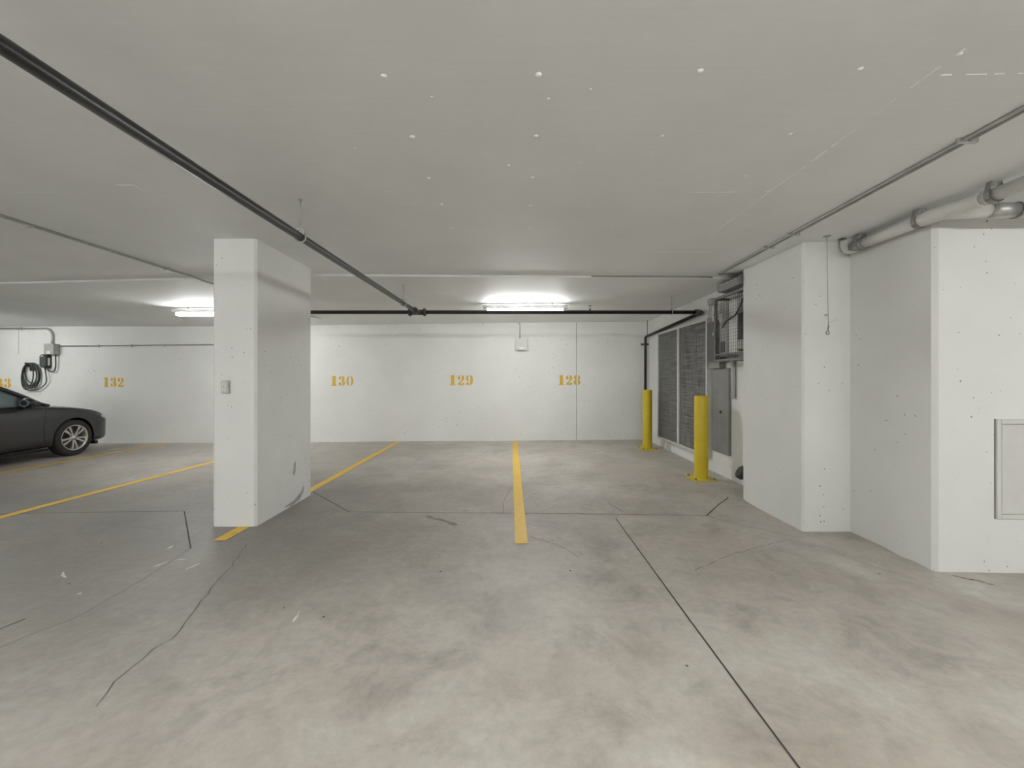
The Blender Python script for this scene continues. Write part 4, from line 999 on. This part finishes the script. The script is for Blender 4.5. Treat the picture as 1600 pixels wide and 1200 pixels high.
for s in (1, -1):
    ap_ = [Vector((s * 0.775, -0.34, 0.915))] + [gpt(i, 4, s, 0.004 if i < 3 else -0.012) for i in range(0, 8)] 
    MB().tube(catmull(ap_, 3), [0.036] * (3 * (len(ap_) - 1) + 1), 8).build('roof_rail', 'car_paint', car)
    MB().tube([gpt(3, 2, s, -0.01) + Vector((0, -0.35, 0)), gpt(4, 3, s, 0.0), gpt(4, 4, s, -0.01)], 0.030, 8).build('door_pillar', 'car_trim', car)
    MB().tube([gpt(6, 2, s, -0.01), gpt(6, 3, s, 0.0), gpt(6, 4, s, -0.04)], 0.05, 8).build('rear_pillar', 'car_paint', car)
    MB().tube([gpt(i, 2, s, 0.0) for i in range(1, 8)], 0.012, 8).build('belt_moulding', 'car_trim', car)
    MB().add([Vector((s * 0.838, -0.50, 0.925)), Vector((s * 0.842, -0.80, 0.925)), Vector((s * 0.765, -0.80, 1.10)), Vector((s * 0.80, -0.50, 0.965))], [(0, 1, 2, 3)]).build('quarter_trim', 'car_trim', car)
    # mirror
    mc = Vector((s * 0.985, -0.83, 1.000))
    bm = bmesh.new(); bmesh.ops.create_uvsphere(bm, u_segments=20, v_segments=12, radius=1.0)
    for v in bm.verts:
        x, y, z = v.co
        v.co = Vector((x * 0.115, (y * 0.10 if y > 0 else y * 0.06), z * 0.080 * (1.0 if z > 0 else 0.85))) + mc
    bm.verts.index_update(); vs = [v.co.copy() for v in bm.verts]; fs = [[v.index for v in f.verts] for f in bm.faces]; bm.free()
    mi = MB().add(vs, fs, True).build('wing_mirror', 'car_paint', car)
    MB().tube([mc + Vector((-s * 0.05, 0.01, -0.05)), Vector((s * 0.845, -0.76, 0.925))], 0.022, 8).build('mirror_stalk', 'car_trim', mi)
    MB().lathe([(0, 0), (0.085, 0.0), (0.085, 0.004), (0, 0.004)], 16, Matrix.Translation(mc + Vector((0, -0.048, 0))) @ Matrix.Rotation(math.pi / 2, 4, 'X') @ Matrix.Diagonal((1, 0.7, 1, 1)), False).build('mirror_glass', 'mirror_glass', mi)
m = MB(); n_ = 7
rows_ = [(i, [(f, ) for f in range(n_)]) for i in range(3, 7)]
vs = []
for i in range(3, 7):
    y, wb, zb, wt, zt = GS[i]
    for f in range(n_):
        u = -1 + 2 * f / (n_ - 1); vs.append((u * wt * 0.99, y, zt + 0.024 * (1 - u * u) + 0.010))
MB().add(vs, [(i * n_ + f, i * n_ + f + 1, (i + 1) * n_ + f + 1, (i + 1) * n_ + f) for i in range(3) for f in range(n_ - 1)], True).build('roof_panel', 'car_paint', car)
# front grille and lower intake
MB().box((-0.42, 0.80, 0.40), (0.42, 0.845, 0.56), bev=0.02).build('grille', 'car_trim', car)
MB().box((-0.55, 0.74, 0.20), (0.55, 0.82, 0.28), bev=0.02).build('lower_intake', 'car_trim', car)
MB().box((0.60, 0.40, 0.15), (0.84, 0.46, 0.21), bev=0.01).build('air_deflector', 'car_trim', car)
# wheels
def make_wheel(s):
    r = empty('wheel'); r.parent = car
    M = Matrix.Rotation(s * math.pi / 2, 4, 'Y')
    MB().lathe([(0.222, -0.19), (0.300, -0.20), (0.322, -0.175), (0.325, -0.11), (0.325, -0.06), (0.318, -0.02), (0.295, 0.0), (0.235, -0.004), (0.222, -0.014)], 48, M).build('tyre', 'rubber', r)
    MB().lathe([(0.224, -0.19), (0.224, -0.012), (0.232, -0.004), (0.222, -0.004), (0.205, -0.020), (0.198, -0.10), (0.198, -0.19)], 48, M).build('rim', 'alloy', r)
    MB().lathe([(0.0, -0.12), (0.197, -0.12)], 32, M).build('brake_disc', 'brake', r)
    hub = MB().lathe([(0.0, -0.012), (0.030, -0.012), (0.034, -0.018), (0.062, -0.026), (0.064, -0.08), (0, -0.08)], 24, M).build('hub', 'alloy', r)
    for k in range(5):
        a = 2 * math.pi * k / 5 + 0.3
        MB().lathe([(0, -0.018), (0.008, -0.018), (0.008, -0.032), (0, -0.032)], 8, M @ Matrix.Translation((0.046 * math.cos(a), 0.046 * math.sin(a), 0)), False).build('wheel_nut', 'brake', hub)
    for k in range(5):
        for d in (-0.21, 0.21):
            a = 2 * math.pi * k / 5 + d
            u = Vector((math.cos(a), math.sin(a), 0)); q = Vector((-math.sin(a), math.cos(a), 0)); z = Vector((0, 0, 1))
            vs = []
            for rr, hw_, zt in ((0.045, 0.013, -0.022), (0.13, 0.014, -0.010), (0.208, 0.019, -0.010)):
                vs += [u * rr - q * hw_ + z * zt, u * rr + q * hw_ + z * zt, u * rr + q * hw_ * 0.8 + z * (zt - 0.035), u * rr - q * hw_ * 0.8 + z * (zt - 0.035)]
            fs = [(i * 4 + j, i * 4 + (j + 1) % 4, (i + 1) * 4 + (j + 1) % 4, (i + 1) * 4 + j) for i in range(2) for j in range(4)] + [(0, 1, 2, 3), (11, 10, 9, 8)]
            MB().add([M @ v for v in vs], fs).build('spoke', 'alloy', r)
    return r
for s in (1, -1):
    for y in (0.0, -2.70):
        wl = make_wheel(s); wl.location = (s * 0.885, y, 0.325)
